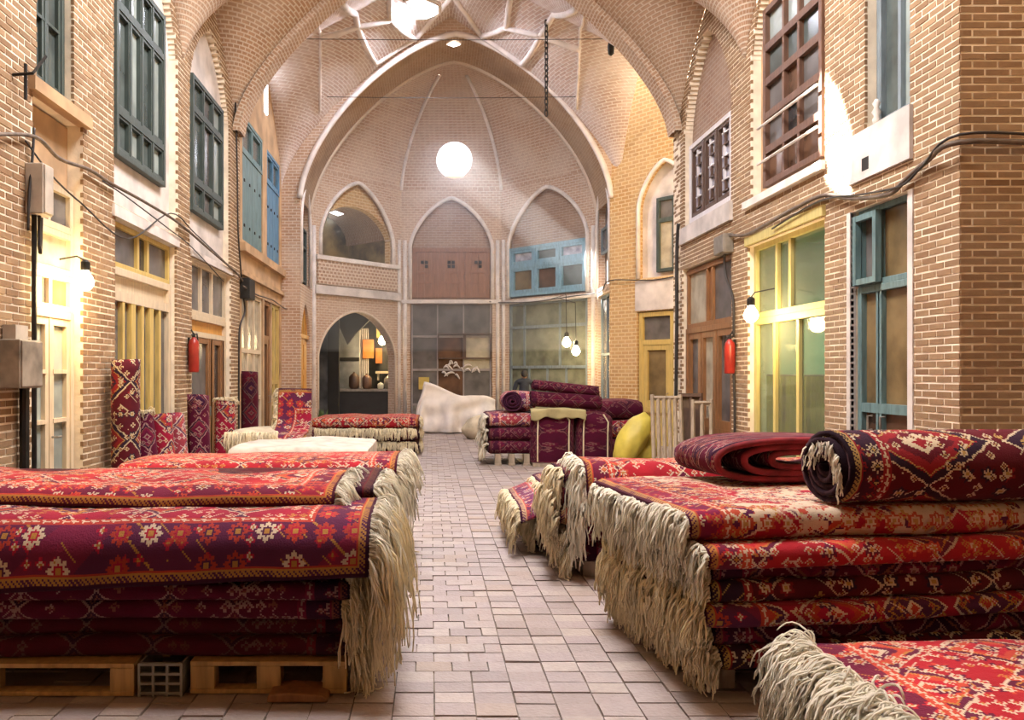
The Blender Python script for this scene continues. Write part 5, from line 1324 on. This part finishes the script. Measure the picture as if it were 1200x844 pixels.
# ---------------------------------------------- cafe behind the lower left arch
mb = MB()
mb.box(FLf, -1.4, 3.9, 0, 3.6, -4.3, -4.2); mb.box(FLf, -1.4, 3.9, 3.5, 3.6, -4.2, -.31); mb.box(FLf, -1.5, -1.4, 0, 3.6, -4.2, -.31); mb.box(FLf, 3.8, 3.9, 0, 3.6, -4.2, -.31)
cafe = obj('wall_cafe', mb, 'cafe_dark', kind='structure')
def wslab(name, x0, x1, y0, y1, Y, t, m, parent=None, bev=.004):
    a, b = P(x0, y1, Y), P(x1, y0, Y); mb = MB(); mb.wbox(a.x, b.x, Y, Y+t, max(0, a.z), b.z); return obj(name, mb, m, parent, bev=bev)
wslab('partition', 352, 384, 350, 520, 22.9, .1, 'cafe_dark', cafe); wslab('partition', 384, 397, 340, 520, 22.85, .25, 'dark_void', cafe); wslab('partition', 397, 421, 345, 520, 23.95, .08, 'steel_sheet', cafe)
wslab('partition_rail', 397, 421, 419, 423, 23.92, .03, 'dark_void', cafe)
mb = MB(); mb.prism(Fr((0, 23.1, 0), (1,0,0), (0,-1,0)), [(P(x, y, 23.1).x, P(x, y, 23.1).z) for x, y in ((380, 340), (380, 372), (398, 384), (407, 404), (416, 392), (432, 376), (440, 362), (440, 340))], -.2, 0); obj('canopy', mb, 'dark_void', cafe)
mb = MB(); mb.grid(lambda a, b: P(415+17*a, 470-85*b, 24.3)+Vector((0, .04*math.sin(a*44), 0)), 44, 2); o = obj('curtain', mb, 'plaster_white'); solid(o, .01); tag(o, 'pale pleated curtain inside the cafe', 'curtain')
o = empty('cafe_counter', P(428, 490, 23.4)*1); o.location.z = 0; ROOTO[o.name] = Vector(o.location); tag(o, 'black counter in the cafe behind the lower left arch', 'counter')
wslab('body', 396, 461, 459, 520, 23.35, .45, 'black_counter', o, .01); wslab('top', 394, 462, 456, 459, 23.3, .55, 'metal_grey', o, .006)
for k, (x, hh, rr, m, lb) in enumerate(((455, .42, .12, 'metal_grey', 'steel tea urn on the cafe counter'), (446, .2, .09, 'fringe_pale', 'white pot on the cafe counter'), (415, .5, .15, 'dark_wood', 'dark tall jar on the cafe counter'), (430, .45, .14, 'walnut_wood', 'brown cask on the cafe counter'))):
    q = P(x, 456, 23.5); mb = MB(); mb.lathe([(rr*.7, 0), (rr, hh*.15), (rr, hh*.7), (rr*.6, hh*.85), (rr*.3, hh*.9), (rr*.12, hh)], q, 16); tag(obj('counter_vessel', mb, m, smooth=True), lb, 'vessel')
for x0, x1, y0, y1, Y, m, lb in ((425, 438, 398, 420, 24.2, 'cafe_orange', 'red-orange poster on the cafe wall left of the bulb'), (440, 458, 408, 426, 24.4, 'cafe_orange', 'orange banner on the cafe wall below the bulb'), (441, 462, 368, 396, 24.4, 'yellow_card', 'yellow banner on the cafe wall above the bulb')):
    tag(wslab('wall_banner', x0, x1, y0, y1, Y, .03, m), lb, 'banner')
sh = empty('shelf', P(451, 436, 24.0)); tag(sh, 'pale shelf behind the cafe counter', 'shelf')
wslab('board', 440, 463, 435, 438, 23.9, .3, 'cream_wood', sh); wslab('bracket', 442, 444, 438, 446, 23.95, .25, 'cream_wood', sh); wslab('bracket', 459, 461, 438, 446, 23.95, .25, 'cream_wood', sh)
pb = P(448, 400, 23.5); bulb('cafe_bulb', pb, [pb+Vector((0,0,.8))], 'bright bare bulb in the cafe behind the lower left arch', 45, .11, (1,.7,.35))
light('cafe_ceiling', 'POINT', P(375, 370, 22.3), 9, (.85,.95,1), shadow_soft_size=.2)

# ---------------------------------------------- the man in the dark jacket
def skinned(name, pts, edges, m, parent=None, root=0, sub=2):
    me = bpy.data.meshes.new(name); o0 = ROOTO[parent.name] if parent else Vector((pts[0][0], pts[0][1], 0))
    me.from_pydata([tuple(Vector(p[:3])-o0) for p in pts], edges, []); o = bpy.data.objects.new(name, me); C.objects.link(o)
    if parent: o.parent = parent
    else: o.location = o0
    ROOTO[o.name] = o0
    md = o.modifiers.new('skin', 'SKIN')
    for i, p in enumerate(pts): me.skin_vertices[0].data[i].radius = (p[3], p[4] if len(p) > 4 else p[3]); me.skin_vertices[0].data[i].use_root = (i == root)
    s = o.modifiers.new('sub', 'SUBSURF'); s.levels = sub; s.render_levels = sub
    me.materials.append(M[m]); return o
MX, MY = 2.36, 20.5
body = [(MX, MY, .95, .155, .12), (MX, MY, 1.15, .15, .11), (MX, MY+.01, 1.32, .17, .12), (MX, MY+.01, 1.42, .12, .09), (MX, MY, 1.48, .055, .055), (MX, MY-.01, 1.56, .06, .065),
        (MX-.19, MY+.01, 1.39, .07), (MX-.26, MY, 1.14, .055), (MX-.24, MY+.1, .92, .042), (MX-.22, MY+.14, .84, .035),
        (MX+.19, MY+.01, 1.39, .07), (MX+.26, MY, 1.14, .055), (MX+.24, MY+.1, .92, .042), (MX+.22, MY+.14, .84, .035),
        (MX-.1, MY, .86, .1), (MX-.11, MY+.01, .48, .07), (MX-.11, MY-.02, .1, .05), (MX-.11, MY+.1, .045, .045),
        (MX+.1, MY, .86, .1), (MX+.11, MY+.01, .48, .07), (MX+.11, MY-.02, .1, .05), (MX+.11, MY+.1, .045, .045)]
man = skinned('person', body, [(0,1),(1,2),(2,3),(3,4),(4,5),(3,6),(6,7),(7,8),(8,9),(3,10),(10,11),(11,12),(12,13),(0,14),(14,15),(15,16),(16,17),(0,18),(18,19),(19,20),(20,21)], 'jacket')
tag(man, 'man in a dark jacket standing with his back turned before the far right shop', 'person')
mb = MB(); hc = Vector((MX, MY, 1.575))
def headf(a, b):
    th = 2*PI*a; ph = PI*b; r = .083*math.sin(ph)**.75; fwd = max(0, math.sin(th))
    z = .115*math.cos(ph); nose = .025*fwd**12*math.exp(-((z+.005)/.025)**2); chin = .012*fwd**3*math.exp(-((z+.09)/.03)**2)
    return hc+Vector((r*.88*math.cos(th), (r*1.12+nose+chin)*math.sin(th), z))
mb.grid(headf, 28, 18); obj('head', mb, 'skin', man, smooth=True)
mb = MB()
def hairf(a, b):
    th = 2*PI*a; back = .5-.5*math.sin(th); ph = (PI*(.36+.30*back))*b; r = .093*math.sin(ph)**.8
    return hc+Vector((r*.92*math.cos(th), r*1.1*math.sin(th)-.006, .128*math.cos(ph)))
mb.grid(hairf, 28, 12); o = obj('hair', mb, 'hair', man, smooth=True); solid(o, .01, 1)
for sx in (-1, 1):
    mb = MB(); mb.lathe([(.004, -.03), (.012, -.02), (.013, .015), (.005, .03)], hc+Vector((sx*.078, -.005, -.005)), 8); obj('ear', mb, 'skin', man, smooth=True)

# ---------------------------------------------- dusty air in the apse, lit by the sun through the round opening
mv = bpy.data.materials.new('dusty_air'); mv.use_nodes = True; nt = mv.node_tree; nt.nodes.clear(); M['dusty_air'] = mv
vs = nt.nodes.new('ShaderNodeVolumeScatter'); vs.inputs['Density'].default_value = .05; vs.inputs['Anisotropy'].default_value = .2; vs.inputs['Color'].default_value = (.95,.95,1,1)
out = nt.nodes.new('ShaderNodeOutputMaterial'); nt.links.new(vs.outputs[0], out.inputs['Volume'])
mb = MB(); mb.wbox(CA-HA+.02, CA+HA-.02, YA+.3, 22.9, 2.2, 9.3); mb.f = [f[::-1] for f in mb.f]; o = obj('haze', mb, 'dusty_air'); o['kind'] = 'stuff'; tag(o, 'faint dusty haze with a sunbeam under the apse vault', 'haze')
